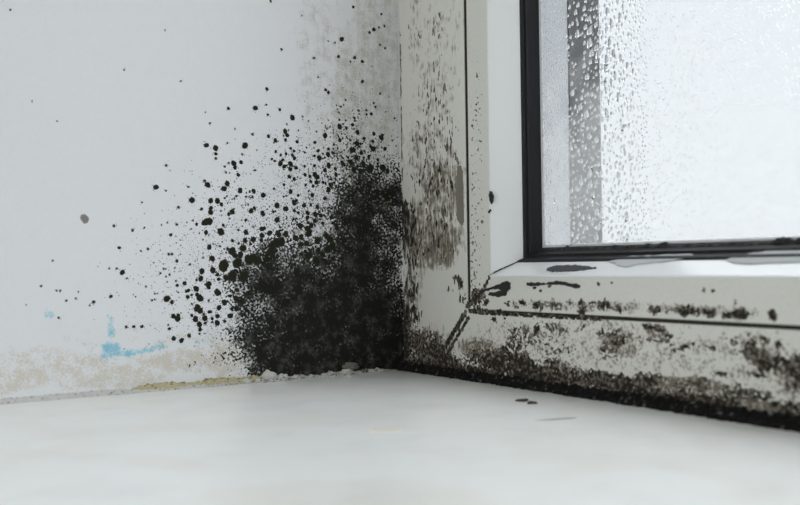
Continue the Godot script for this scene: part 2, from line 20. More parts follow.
# patches on the window: X, Y, half width, half height, amount
var black_patches := PackedFloat32Array([-0, 89.2, 8.9, 17.4, 9, 8.7, 84.6, 8.7, 15.9, 6.3, 17.1, 79.5, 7.4, 13.3, 3.6, 11.4, 66.2, 7.5, 8.5, 4.5, 8.9, 50.3, 7.6, 9.8, 5.2, 0.8, 33.5, 8.8, 15.5, 7.5, 11.7, 33.9, 7.5, 6.1, 6, -1.9, 14.7, 11.1, 21.7, 9.5, 15.6, 15.8, 14.8, 9.7, 6.5, 33.1, 12.8, 12.1, 10.6, 7, 42.9, 7.6, 13.7, 7, 8, 22.6, 2.5, 26, 6, 9, 30.2, 20.9, 10.2, 3.6, 5, 54.7, 55.5, 3.8, 3.4, 6, 58.4, 52.6, 2.8, 4.6, 6, 61, 45.3, 2.8, 3.4, 5, 48.8, 49.6, 2.9, 2.9, 2, 36.7, 161.5, 18.1, 23.6, 1.2, 33.1, 138.3, 22.3, 17.8, 1.7, 40.4, 108.1, 19.8, 26.4, 2.4, 25.5, 121.2, 15.5, 18, 2, 51, 142, 8.7, 11.6, 1.5, 39.7, 78.8, 17.9, 14.1, 2.7, 17, 207, 8.5, 18.3, 1.1, 38.7, 205.5, 8, 11.8, 1.9, 47.7, 125, 10.7, 23.2, 1.6, 76.2, 111.1, 6.2, 66.7, 0.9, 71.7, 69.5, 4.5, 25.2, 1.7, 73.8, 46.1, 5.4, 5.6, 7.5, 80, 44.6, 3.5, 2.8, 4, 82.6, 43.6, 2.1, 1.8, 9.8, 102, 43, 4.1, 1.6, 6, 106.8, 41.5, 2.4, 1.6, 6, 112.5, 43.8, 3.2, 1.6, 7, 124.1, 42.5, 4.6, 2.6, 6, 131.6, 43.8, 2.2, 1.5, 5, 137.5, 42.9, 5.8, 2.5, 6, 147.6, 44.7, 2.8, 1.5, 3, 156.5, 42.5, 3.4, 4.4, 6.5, 163.3, 44.1, 2.7, 2.9, 4.5, 171.1, 44.4, 4.5, 2.8, 6, 179.4, 42.7, 5, 1.9, 5.5, 190.5, 46.7, 1.2, 0.9, 4, 201.7, 43.4, 4, 2.2, 7.5, 209.1, 43.2, 3.4, 1.8, 2.5, 221.1, 43.2, 8.5, 2.6, 7, 232.6, 42.7, 5.1, 2.1, 6, 240.6, 41.7, 3.5, 1.7, 7, 247.4, 42.8, 5.3, 2.4, 9, 254.6, 44.3, 1.9, 1.2, 3, 261.9, 42.9, 2.3, 2.4, 8, 244.2, 47.6, 1, 1.2, 3, 228.7, 52.3, 1.2, 1, 8, 233.3, 52, 1.2, 0.9, 7, 167.5, 54.3, 1.2, 0.9, 6, 175.9, 54.8, 1.1, 0.8, 6, 122, 51.8, 1.4, 0.9, 9, 126.5, 50.3, 1.4, 1, 8, 133.3, 52.9, 1.1, 0.8, 9, 76.3, 39, 7.1, 1.4, 6, 93.6, 39, 5, 1.1, 8, 88.4, 33.9, 2.6, 2.2, 6, 97.7, 35.4, 1.7, 1.1, 5, 108.9, 27.4, 9.6, 5.3, 4, 105.6, 21.4, 9.7, 4.2, 4.5, 123, 30.2, 2.3, 4.1, 7, 132.9, 32.2, 5.2, 2.5, 5, 140.1, 31, 5.8, 3, 3.5, 113.6, 25.5, 11, 4.2, 3.5, 128.9, 22.8, 18.7, 6.1, 2.4, 143.5, 21.3, 7.1, 3, 3, 155.6, 33.7, 3.4, 1.9, 3.5, 96.5, 18.7, 4.2, 1.6, 8.5, 109.4, 12.7, 11.2, 5.3, 9, 92.9, 11.4, 21, 6.5, 8.5, 66.5, 3.8, 36.5, 4.5, 8, 75.7, 12.3, 17.7, 5.5, 5, 117.1, 6.6, 23.3, 6.2, 9, 139.6, 8.5, 21.6, 6, 6.5, 150.1, 1.1, 41.6, 2.9, 8.5, 136.1, 14.7, 10.2, 1.5, 7, 167.1, 8.6, 19.6, 4.8, 7, 186.1, 8, 18.3, 4.6, 8, 198.1, 12.3, 11.7, 2.2, 7, 203.7, 3, 28.5, 4.4, 7.5, 220.4, 9.2, 10.7, 5.2, 5, 225.5, 3.3, 26.1, 5.1, 9, 235.7, 0.3, 30.1, 3.7, 9.5, 247.9, -2.3, 19.1, 3.2, 9.5, 264.1, -1.4, 17.8, 3.5, 9.5, 225.7, 11.8, 7.3, 3.4, 5, 243.4, 10.2, 7.3, 4.1, 5, 237.1, 17.5, 4, 1, 7, 250.6, 10.2, 9.4, 3.2, 6, 268.7, 6.2, 10.9, 3.9, 6, 75.4, 1.2, 35.5, 2.8, 9, 250.9, 28.4, 3.8, 4.8, 7.5, 256.5, 24, 4.6, 5.6, 7, 258, 32.8, 2.3, 2.4, 6, 263.9, 31.2, 1.8, 3.1, 6, 264.6, 23.4, 7.1, 3.9, 6.5, 273.3, 22.2, 6.4, 6.9, 7, 271, 16.2, 6, 3.9, 5, 250.1, 35.2, 0.9, 1.2, 6, 253.1, 18.5, 6.5, 2.4, 4.5, 285.7, 19.5, 10.1, 9.3, 7, 297.4, 13.3, 15.3, 10.9, 7, 289.3, -2.5, 23.8, 4.4, 9.5, 322.5, 2.3, 20.3, 7.5, 8, 177.8, 28.2, 8.8, 4.7, 5.5, 173.9, 23.3, 7.7, 4.7, 3.5, 170.8, 30.2, 5.2, 4.7, 3.5, 197.4, 35.2, 3.5, 1.8, 8, 204.3, 34.6, 4, 1.8, 7.5, 208.8, 31.3, 2.8, 2.2, 5, 201.4, 29.6, 6.9, 1.3, 4, 215.3, 26.9, 4.9, 2.2, 4.5, 226.1, 28, 4.2, 1.7, 3, 232.3, 27.6, 3.6, 1.3, 5, 220.8, 29.4, 3.2, 2.1, 2.5, 243.8, 31.2, 5.8, 2.5, 2.5, 246.1, 27.2, 3.8, 1.6, 3, 186.6, 31.9, 1.8, 1.4, 4, 192.5, 29.1, 4.8, 0.9, 3.5])
var grime_patches := PackedFloat32Array([75.8, 16.8, 22.2, 6.6, 8, 62.2, 17.6, 7.4, 5.7, 7, 139.6, 8.5, 21.6, 6, 8, 167.6, 32.4, 26.1, 5.7, 4, 180.3, 26, 15.6, 8.4, 6, 150.2, 8, 13.9, 3.9, 8.5, 201.4, 33.1, 8.1, 3.6, 7.5, 206.6, 10, 14.1, 4.4, 8, 225.7, 11.8, 15.7, 3.4, 8, 220.7, 26.4, 21.4, 2.6, 3.5, 255.6, 26.7, 13.9, 10, 5, 268.9, 19.9, 10.9, 9.7, 6, 109.8, 29.5, 23.9, 6.3, 3, 140, 23.5, 28.8, 7, 3.5, 140.4, 43, 43.2, 3, 4, 226.4, 43.3, 31.3, 3, 5, 180.6, 43.2, 18.7, 3.3, 5, 40.4, 108.1, 25.8, 23.5, 6.5, 34.7, 79, 28.2, 15.4, 8, 29.3, 66, 25.5, 6, 7, 25.8, 133.1, 25.9, 24, 4.5, 36.8, 167.4, 22.1, 29.6, 3.8, 17, 207, 8.5, 36.5, 3.6, 44.4, 70, 13.7, 8.7, 8, 17.2, 82.5, 16.9, 24.2, 7, 10, 49.1, 12.9, 15.3, 5, 28.1, 16.6, 30.7, 11.9, 6, 1.7, 24.2, 8.8, 18.5, 7, 42.5, 195.9, 24.8, 29.3, 3, 92.5, -9.1, 168.1, 13.5, 7, 225.5, 1.2, 104.6, 8.5, 8, 27.8, 4.7, 40.9, 8.3, 8, 167.5, 25.2, 104.5, 13.3, 3.5, 236.2, 22.4, 55.1, 10.8, 3.5])
# lines of dirt on the window: X, Y, X, Y, half width, amount
var dirt_lines := PackedFloat32Array([0.3, 229.3, 1.2, 117.1, 0.1, 7.5, 67.3, 37.3, 167.7, 37.6, 0.5, 7, 62.7, 36.8, 27.7, 0.5, 1.1, 9.6, 65.8, 34.1, 38.9, 6.1, 0.7, 9, 65.5, 41.4, 78.3, 48.4, 1.6, 8, 78.3, 49, 85.5, 56.7, 0.4, 9])
# stains and painted tones on the wall: distance from the corner, height, half width, half height, amount
var blue_stains := PackedFloat32Array([181.2, 33.1, 2.1, 6.2, 7, 181.3, 22.8, 5.2, 4.6, 9.5, 182.9, 20.3, 4.1, 2.6, 9.5, 173, 20.2, 6.3, 2.1, 8, 163.9, 20.7, 7.5, 1.6, 7.5, 156.8, 22.3, 5.5, 2.1, 6.5, 213.5, 43.6, 1.4, 4.5, 5, 212.1, 41.6, 2.4, 2, 5, 206.3, 40.8, 2.4, 0.8, 4, 130.4, 23.5, 5.2, 2.2, 5.5, 209.6, 102, 1.9, 1.5, 2])
var beige_stains := PackedFloat32Array([226.6, 10.9, 28, 6.8, 8, 207.5, 14.4, 34.1, 9, 7, 177.3, 8, 31.3, 7.2, 8, 144.8, 14.1, 28, 7.5, 8, 118.9, 12.4, 15.4, 11, 8.5, 124.6, 22.1, 12.9, 7.7, 6, 221.8, 22.8, 28.3, 4.9, 4.5, 187.4, 28.3, 25.5, 5.1, 3.5, 150.2, 23.5, 16.6, 6.4, 5, 166.5, 32.3, 16, 4.2, 3.5, 103.8, 12.5, 9.8, 7.8, 8])
var olive_film_shade := PackedFloat32Array([5.8, 191.3, 14.8, 86.8, 5.5, 20.8, 165.2, 21.6, 79.4, 6.2, 36.6, 151.9, 16.7, 66.2, 6.2, 58.1, 179.8, 17.4, 70.8, 4.6, 49, 151, 5.4, 35.7, 4.5, 39.3, 205.8, 9.7, 36.1, 3.5, 12.5, 92.2, 18.2, 49.1, 6, 71.1, 103, 26.1, 34.8, 3.5, 103.1, 68.5, 36.7, 33.7, 3, 144.3, 58.1, 33.6, 26.9, 2.5])  # olive film that also paints in some shade towards the corner
# larger drops on the pane: X, Y, radius
var drops := PackedFloat32Array([121.2, 185.5, 1.2, 112.8, 186.3, 1.2, 122.6, 179.1, 1.2, 138.5, 177.9, 2.1, 139.8, 172.5, 1.8, 143.3, 186.5, 1.3, 136.3, 160.9, 1.7, 131.1, 146.2, 1.5, 135.5, 141.7, 1.9, 134.3, 167.1, 1.4, 126.3, 138.4, 1.3, 112.9, 173.6, 1.2, 136.7, 151.9, 1.1, 143.1, 161.1, 1, 141.9, 149.8, 1.1, 132.1, 150.6, 1.2, 135.6, 186.9, 1.3, 135, 196.7, 1.3, 130.5, 199.7, 1.2, 128.6, 196.2, 1.3, 138.8, 168.2, 1.3, 141.2, 155.7, 1, 135.9, 134.4, 1.1, 141.2, 133.7, 1.3, 137.4, 129.9, 1.6, 142.3, 127.4, 1.7, 148.1, 128.1, 1.2, 146.2, 122.6, 1.1, 146.9, 115.8, 1.2, 148.9, 110.6, 1.1, 151.5, 112.4, 1.1, 135, 116.9, 0.9, 137.4, 104.9, 1.8, 154.1, 102.6, 0.9, 149.8, 96.4, 1.1, 150.2, 91.1, 1.1, 130.9, 95, 1.2, 133.9, 82.6, 1.7, 123.2, 79.8, 1.5, 123.7, 102.7, 1.5, 122.5, 92.3, 1.2, 107.7, 113.9, 1.1, 103.7, 110.9, 1.3, 106.6, 107.9, 1.3, 109.3, 97.7, 1.6, 106.1, 88.4, 1.3, 110.1, 89.3, 1.1, 112.1, 93.7, 1.2, 129.7, 84.7, 1.5])


# ---------------------------------------------------------------- small helpers
func numbered(called: String) -> String:
	var n: int = taken.get(called, 0)
	taken[called] = n + 1
	return called if n == 0 else "%s_%03d" % [called, n]


func tag(o: Node3D, label: String, category: String, group := "", kind := "") -> Node3D:
	if label:
		o.set_meta("label", label)
	if category:
		o.set_meta("category", category)
	if group:
		o.set_meta("group", group)
	if kind:
		o.set_meta("kind", kind)
	return o


func put(called: String, mesh: Mesh, mat: Material, parent: Node = null) -> MeshInstance3D:
	var o := MeshInstance3D.new()
	o.mesh = mesh
	if mat:
		o.material_override = mat
	o.cast_shadow = GeometryInstance3D.SHADOW_CASTING_SETTING_ON
	if parent == null:
		o.name = numbered(called)
		add_child(o)
	else:
		o.name = called
		parent.add_child(o, true)
	return o


func base(called: String, at := Vector3.ZERO) -> Node3D:
	var o := Node3D.new()
	o.name = numbered(called)
	o.position = at
	add_child(o)
	return o


func plain(albedo: Color, rough := 0.6, spec := 0.5) -> StandardMaterial3D:
	var m := StandardMaterial3D.new()
	m.albedo_color = albedo
	m.roughness = rough
	m.metallic_specular = spec
	return m


func ordinal(k: int, what: String) -> String:
	var words := ["", "second ", "third ", "fourth ", "fifth ", "sixth ", "seventh ", "eighth ", "ninth ", "tenth ", "eleventh ", "twelfth ", "thirteenth ", "fourteenth "]
	return words[mini(k, 13)] + what


func lin(r: float, g: float, b: float) -> Color:
	return Color(r, g, b).linear_to_srgb()


func noise(s: int, freq: float, octaves := 3) -> FastNoiseLite:
	var n := FastNoiseLite.new()
	n.seed = s
	n.noise_type = FastNoiseLite.TYPE_SIMPLEX_SMOOTH
	n.frequency = freq
	n.fractal_type = FastNoiseLite.FRACTAL_FBM
	n.fractal_octaves = octaves
	return n


class Builder:
	var v := PackedVector3Array()
	var n := PackedVector3Array()
	var uv := PackedVector2Array()
	var c := PackedColorArray()
	func tri(a: Vector3, b: Vector3, d: Vector3, na: Vector3, nb: Vector3, nd: Vector3) -> void:
		v.append(a); v.append(b); v.append(d)
		n.append(na); n.append(nb); n.append(nd)
	func flat(a: Vector3, b: Vector3, d: Vector3, e: Vector3) -> void:  # a quad with its own normal
		var q := (e - a).cross(b - a).normalized()
		tri(a, b, d, q, q, q)
		tri(a, d, e, q, q, q)
	func box(lo: Vector3, hi: Vector3) -> void:
		var p := func(i: int): return Vector3(hi.x if i & 1 else lo.x, hi.y if i & 2 else lo.y, hi.z if i & 4 else lo.z)
		for f in [[0, 2, 3, 1], [4, 5, 7, 6], [0, 1, 5, 4], [2, 6, 7, 3], [0, 4, 6, 2], [1, 3, 7, 5]]:
			var a: Vector3 = p.call(f[0]); var b: Vector3 = p.call(f[1]); var d: Vector3 = p.call(f[2]); var e: Vector3 = p.call(f[3])
			var q := (a + b + d + e) / 4.0 - (lo + hi) / 2.0
			var s := (e - a).cross(b - a)
			if s.dot(q) >= 0:
				flat(a, b, d, e)
			else:
				flat(a, e, d, b)
	func done(mesh: ArrayMesh = null) -> ArrayMesh:
		if mesh == null:
			mesh = ArrayMesh.new()
		if v.is_empty():
			return mesh
		for k in range(0, v.size(), 3):  # front faces run clockwise: turn those that disagree with their normals
			if (v[k + 2] - v[k]).cross(v[k + 1] - v[k]).dot(n[k] + n[k + 1] + n[k + 2]) < 0.0:
				var p := v[k + 1]; v[k + 1] = v[k + 2]; v[k + 2] = p
				p = n[k + 1]; n[k + 1] = n[k + 2]; n[k + 2] = p
				if uv.size() == v.size():
					var q := uv[k + 1]; uv[k + 1] = uv[k + 2]; uv[k + 2] = q
				if c.size() == v.size():
					var w := c[k + 1]; c[k + 1] = c[k + 2]; c[k + 2] = w
		var a := []
		a.resize(Mesh.ARRAY_MAX)
		a[Mesh.ARRAY_VERTEX] = v
		a[Mesh.ARRAY_NORMAL] = n
		if uv.size() == v.size():
			a[Mesh.ARRAY_TEX_UV] = uv
		if c.size() == v.size():
			a[Mesh.ARRAY_COLOR] = c
		mesh.add_surface_from_arrays(Mesh.PRIMITIVE_TRIANGLES, a)
		return mesh


func box_mesh(lo: Vector3, hi: Vector3) -> ArrayMesh:
	var b := Builder.new()
	b.box(lo, hi)
	return b.done()


func structure(called: String, mesh: Mesh, mat: Material) -> MeshInstance3D:
	var o := put(called, mesh, mat)
	o.set_meta("kind", "structure")
	return o


# ---------------------------------------------------------------- patches
# A lattice of one value per millimetre holding the largest of soft ellipses [x, y, half width, half height, amount]
func lay(patches: PackedFloat32Array, x0: float, y0: float, w: int, h: int, lines := PackedFloat32Array()) -> PackedFloat32Array:
	var a := PackedFloat32Array()
	a.resize(w * h)
	for k in range(0, patches.size(), 5):
		var cx := patches[k] - x0
		var cy := patches[k + 1] - y0
		var rx := maxf(patches[k + 2], 0.9)
		var ry := maxf(patches[k + 3], 0.9)
		var amt := patches[k + 4] / 10.0
		for j in range(maxi(0, int(cy - ry * 1.4)), mini(h, int(cy + ry * 1.4) + 2)):
			for i in range(maxi(0, int(cx - rx * 1.4)), mini(w, int(cx + rx * 1.4) + 2)):
				var d := Vector2((i - cx) / rx, (j - cy) / ry).length()
				var f := amt * (1.0 - smoothstep(0.5, 1.4, d))
				if f > a[j * w + i]:
					a[j * w + i] = f
	for k in range(0, lines.size(), 6):
		var p := Vector2(lines[k] - x0, lines[k + 1] - y0)
		var q := Vector2(lines[k + 2] - x0, lines[k + 3] - y0)
		var r := lines[k + 4] + 0.35
		var n := int(p.distance_to(q) * 2.0) + 1
		for s in n + 1:
			var m := p.lerp(q, float(s) / n)
			for j in range(maxi(0, int(m.y - 2)), mini(h, int(m.y + 4))):
				for i in range(maxi(0, int(m.x - 2)), mini(w, int(m.x + 4))):
					var f := lines[k + 5] / 10.0 * (1.0 - smoothstep(r * 0.7, r * 1.6, Vector2(i, j).distance_to(m)))
					if f > a[j * w + i]:
						a[j * w + i] = f
	return a


func sample(a: PackedFloat32Array, w: int, h: int, x: float, y: float) -> float:
	x = clampf(x, 0.0, w - 1.001)
	y = clampf(y, 0.0, h - 1.001)
	var i := int(x)
	var j := int(y)
	x -= i
	y -= j
	var k := j * w + i
	return lerpf(lerpf(a[k], a[k + 1], x), lerpf(a[k + w], a[k + w + 1], x), y)


# The lattice as picture bytes, drawn out to a texture's size
func stretch(a: PackedFloat32Array, w: int, h: int, to_w: int, to_h: int) -> PackedByteArray:
	var bytes := PackedByteArray()
	bytes.resize(w * h)
	for k in w * h:
		bytes[k] = int(clampf(a[k], 0.0, 1.0) * 255.0)
	var im := Image.create_from_data(w, h, false, Image.FORMAT_L8, bytes)
	im.resize(to_w, to_h, Image.INTERPOLATE_CUBIC)
	return im.get_data()


func noise_bytes(s: int, freq: float, octaves: int, w: int, h: int, across := 1.0, along := 1.0) -> PackedByteArray:
	var n := noise(s, freq, octaves)
	var im := n.get_image(int(w * across), int(h * along), false, false, true)
	if across != 1.0 or along != 1.0:
		im.resize(w, h, Image.INTERPOLATE_CUBIC)
	im.convert(Image.FORMAT_L8)
	return im.get_data()


# A crust grown where field(u, v) > 0: contours traced on a lattice, thicker inside, tinted by a second noise
func crust(u0: float, u1: float, v0: float, v1: float, step: float, field: Callable, place: Callable, normal: Vector3, dark: Color, pale: Color, tint: FastNoiseLite, thick := 0.22) -> ArrayMesh:
	var b := Builder.new()
	var nu := int((u1 - u0) / step) + 1
	var nv := int((v1 - v0) / step) + 1
	var lower := PackedFloat32Array()
	var upper := PackedFloat32Array()
	lower.resize(nu)
	upper.resize(nu)
	for i in nu:
		lower[i] = field.call(u0 + i * step, v0)
	var f := [0.0, 0.0, 0.0, 0.0]
	var pu := [0.0, 0.0, 0.0, 0.0]
	var pv := [0.0, 0.0, 0.0, 0.0]
	for j in nv - 1:
		var va := v0 + j * step
		for i in nu:
			upper[i] = field.call(u0 + i * step, va + step)
		for i in nu - 1:
			f[0] = lower[i]; f[1] = lower[i + 1]; f[2] = upper[i + 1]; f[3] = upper[i]
			if f[0] <= 0 and f[1] <= 0 and f[2] <= 0 and f[3] <= 0:
				continue
			var ua := u0 + i * step
			pu[0] = ua; pu[1] = ua + step; pu[2] = ua + step; pu[3] = ua
			pv[0] = va; pv[1] = va; pv[2] = va + step; pv[3] = va + step
			var p: Array[Vector3] = []
			var q: Array[Color] = []
			for k in 4:
				var l := (k + 1) % 4
				if f[k] > 0:
					p.append(place.call(pu[k], pv[k], 0.06 + thick * minf(f[k], 1.0)))
					q.append(dark.lerp(pale, clampf(tint.get_noise_2d(pu[k], pv[k]) * 1.5 + 0.25 - 0.3 * minf(f[k], 1.0), 0.0, 1.0)))
				if (f[k] > 0) != (f[l] > 0):
					var s: float = f[k] / (f[k] - f[l])
					var uu := lerpf(pu[k], pu[l], s)
					var vv := lerpf(pv[k], pv[l], s)
					p.append(place.call(uu, vv, 0.02))
					q.append(dark.lerp(pale, clampf(tint.get_noise_2d(uu, vv) * 1.5 + 0.3, 0.0, 1.0)))
			for k in range(1, p.size() - 1):
				b.tri(p[0], p[k], p[k + 1], normal, normal, normal)
				b.c.append(q[0]); b.c.append(q[k]); b.c.append(q[k + 1])
		var t := lower
		lower = upper
		upper = t
	return b.done()


# A low round colony with an uneven rim. place(u, v, height) sets it on its surface
func colony(b: Builder, u: float, v: float, r: float, place: Callable, normal: Vector3, sides: int, col: Color, rim: Color, ragged := 0.14) -> void:
	var h := clampf(r * 0.22, 0.06, 0.45)
	var top: Vector3 = place.call(u, v, h)
	var ph := rng.randf() * TAU
	var ring: Array[Vector3] = []
	var inner: Array[Vector3] = []
	var k1 := rng.randf() * TAU
	for k in sides:
		var a := ph + TAU * k / sides
		var rr := r * (1.0 + ragged * sin(a * 2.0 + k1) * 0.6 + ragged * rng.randf_range(-1, 1))
		ring.append(place.call(u + cos(a) * rr, v + sin(a) * rr, 0.02))
		if r > 0.9:
			inner.append(place.call(u + cos(a) * rr * 0.72, v + sin(a) * rr * 0.72, h * 0.8))
	for k in sides:
		var l := (k + 1) % sides
		if r > 0.9:
			b.tri(top, inner[k], inner[l], normal, normal, normal)
			b.tri(inner[k], ring[k], ring[l], normal, normal, normal)
			b.tri(inner[k], ring[l], inner[l], normal, normal, normal)
			for x in [col, col, col, col, rim, rim, col, rim, col]:
				b.c.append(x)
		else:
			b.tri(top, ring[k], ring[l], normal, normal, normal)
			b.c.append(col); b.c.append(rim); b.c.append(rim)


# An uneven flat mark with a thickness, from its outline on a surface
func slab(outline: PackedFloat32Array, place: Callable, normal: Vector3, thick: float) -> ArrayMesh:
	var p := PackedVector2Array()
	for k in range(0, outline.size(), 2):
		var here := Vector2(outline[k], outline[k + 1])
		var next := Vector2(outline[(k + 2) % outline.size()], outline[(k + 3) % outline.size()])
		p.append(here)
		for s in 3:
			var m := here.lerp(next, (s + 1) / 4.0)
			p.append(m + Vector2(rng.randf_range(-1, 1), rng.randf_range(-1, 1)) * 0.09 * minf(4.0, here.distance_to(next)))
	var b := Builder.new()
	var t := Geometry2D.triangulate_polygon(p)
	for k in range(0, t.size(), 3):
		b.tri(place.call(p[t[k]].x, p[t[k]].y, thick), place.call(p[t[k + 1]].x, p[t[k + 1]].y, thick), place.call(p[t[k + 2]].x, p[t[k + 2]].y, thick), normal, normal, normal)
	for k in p.size():
		var l := (k + 1) % p.size()
		b.flat(place.call(p[k].x, p[k].y, thick), place.call(p[l].x, p[l].y, thick), place.call(p[l].x, p[l].y, -0.05), place.call(p[k].x, p[k].y, -0.05))
	return b.done()


# A crumb: a ball of unequal lumps
func crumb(size: Vector3, s: int, rough := 0.35) -> ArrayMesh:
	var n := noise(s, 0.9, 3)
	var sp := SphereMesh.new()
	sp.radius = 1.0
	sp.height = 2.0
	sp.radial_segments = 22
	sp.rings = 12
	var a := sp.get_mesh_arrays()
	var v: PackedVector3Array = a[Mesh.ARRAY_VERTEX]
	for k in v.size():
		var p := v[k]
		v[k] = p * (1.0 + rough * n.get_noise_3dv(p * 1.3)) * size * MM
	var st := SurfaceTool.new()
	a[Mesh.ARRAY_VERTEX] = v
	a[Mesh.ARRAY_NORMAL] = null
	a[Mesh.ARRAY_TANGENT] = null
	var raw := ArrayMesh.new()
	raw.add_surface_from_arrays(Mesh.PRIMITIVE_TRIANGLES, a)
	st.create_from(raw, 0)
	st.generate_normals()
	return st.commit()


# A bead squeezed along a joint: rings from the wall face over to the sill face, its width and height from noise
func bead(along: Array, section: Callable, lengthwise: int, arc: int, colors: Callable) -> ArrayMesh:
	var b := Builder.new()
	var rows := []
	var cols := []
	for i in lengthwise + 1:
		var t: float = lerpf(along[0], along[1], float(i) / lengthwise)
		var row := PackedVector3Array()
		var col := PackedColorArray()
		for k in arc + 1:
			row.append(section.call(t, float(k) / arc))
			col.append(colors.call(t, float(k) / arc))
		rows.append(row)
		cols.append(col)
	for i in lengthwise:
		for k in arc:
			b.flat(rows[i][k], rows[i + 1][k], rows[i + 1][k + 1], rows[i][k + 1])
			for x in [cols[i][k], cols[i + 1][k], cols[i + 1][k + 1], cols[i][k], cols[i + 1][k + 1], cols[i][k + 1]]:
				b.c.append(x)
	return b.done()


# ---------------------------------------------------------------- surfaces
func textured(w: int, h: int, data: PackedByteArray, rough: float, spec := 0.5) -> StandardMaterial3D:
	var im := Image.create_from_data(w, h, false, Image.FORMAT_RGB8, data)
	var m := plain(Color.WHITE, rough, spec)
	m.albedo_texture = ImageTexture.create_from_image(im)
	m.texture_repeat = false
	return m


const WALL_BASE := Vector3(231, 233, 235)
const FRAME_BASE := Vector3(224, 224, 217)
const SILL_BASE := Vector3(238, 239, 236)


func wall_material() -> StandardMaterial3D:  # 300 by 300 mm from the corner
	var w := 1200
	var h := 1200
	var blue := stretch(lay(blue_stains, 0, 0, 300, 300), 300, 300, w, h)
	var beige := stretch(lay(beige_stains, 0, 0, 300, 300), 300, 300, w, h)
	var olive := stretch(lay(olive_film_shade, 0, 0, 300, 300), 300, 300, w, h)
	var low := PackedFloat32Array()
	low.resize(35 * 36)
	for k in low.size():
		low[k] = cover[k] / 100.0
	var im := Image.create_from_data(35, 36, false, Image.FORMAT_L8, stretch(low, 35, 36, 35, 36))
	im.resize(840, 864, Image.INTERPOLATE_BILINEAR)  # 6 mm lattice to 4 texels a millimetre
	var whole := Image.create_empty(w, h, false, Image.FORMAT_L8)
	whole.blit_rect(im, Rect2i(12, 12, 828, 852), Vector2i.ZERO)
	var under := whole.get_data()
	var st := Vector3(78, 78, 73)
	var fine := noise_bytes(11, 0.16, 3, w, h)
	var mid := noise_bytes(12, 0.03, 4, w, h)
	var streak := noise_bytes(13, 0.09, 3, w, h, 1.0, 0.08)
	var d := PackedByteArray()
	d.resize(w * h * 3)
	var be := Vector3(214, 209, 198)
	var ol := Vector3(150, 148, 126)
	var bl := Vector3(120, 190, 214)
	for j in h:
		var row := (h - 1 - j) * w  # lattices run upwards, pictures downwards
		for i in w:
			var k := row + i
			var k2 := j * w + i
			var c := WALL_BASE
			var f := fine[k2] / 255.0 - 0.5
			var g := mid[k2] / 255.0 - 0.5
			if i > 3 and j > 3 and i < w - 4:
				c += Vector3.ONE * (f * 5.0 + g * 2.0)
				if beige[k]:
					c = c.lerp(be, clampf((beige[k] / 255.0 - 0.45) * 2.0 + f * 2.0 + g * 1.8, 0.0, 1.0))
				if olive[k]:
					c = c.lerp(ol, 0.5 * clampf((olive[k] / 255.0 - 0.42) * 2.2 + (streak[k2] / 255.0 - 0.5) * 0.45 + f * 0.9 + g * 1.0, 0.0, 1.0))
				if under[k] > 6:  # the wall is stained grey beneath the mould
					c = c.lerp(st, 0.92 * clampf((under[k] / 255.0 - 0.42) * 2.2 + f * 1.5 + g * 1.5, 0.0, 1.0))
				if blue[k]:
					c = c.lerp(bl, 0.8 * clampf((blue[k] / 255.0 - 0.4) * 1.5 + f * 1.3 + g * 1.5, 0.0, 1.0))
			k2 *= 3
			d[k2] = clampi(int(c.x), 0, 255)
			d[k2 + 1] = clampi(int(c.y), 0, 255)
			d[k2 + 2] = clampi(int(c.z), 0, 255)
	return textured(w, h, d, 0.62, 0.4)


func frame_material() -> StandardMaterial3D:  # X -10 to 410, Y -10 to 230 mm
	var w := 1680
	var h := 960
	var grime := stretch(lay(grime_patches, -10, -10, 420, 240), 420, 240, w, h)
	var fine := noise_bytes(21, 0.11, 4, w, h)
	var mid := noise_bytes(22, 0.035, 4, w, h)
	var streak := noise_bytes(23, 0.10, 4, w, h, 1.0, 0.14)
	var d := PackedByteArray()
	d.resize(w * h * 3)
	var br := Vector3(116, 105, 90)
	var gr := Vector3(150, 147, 136)
	for j in h:
		var row := (h - 1 - j) * w
		for i in w:
			var k2 := j * w + i
			var c := FRAME_BASE
			if i > 3 and j > 3 and i < w - 4 and j < h - 4:
				var f := fine[k2] / 255.0 - 0.5
				var g := mid[k2] / 255.0 - 0.5
				var s := (streak[k2] / 255.0 - 0.5) if i < 300 else f
				c += Vector3.ONE * (f * 5.0 + s * 4.0)
				var a := grime[row + i] / 255.0
				if a > 0.02:
					c = c.lerp(gr, 0.8 * clampf((a - 0.3) * 2.0 + s * 1.5 + g * 1.6, 0.0, 1.0))
					c = c.lerp(br, 0.8 * clampf((a - 0.52) * 2.2 + s * 1.9 + f * 1.0 + g * 1.2, 0.0, 1.0))
			k2 *= 3
			d[k2] = clampi(int(c.x), 0, 255)
			d[k2 + 1] = clampi(int(c.y), 0, 255)
			d[k2 + 2] = clampi(int(c.z), 0, 255)
	return textured(w, h, d, 0.26, 0.5)


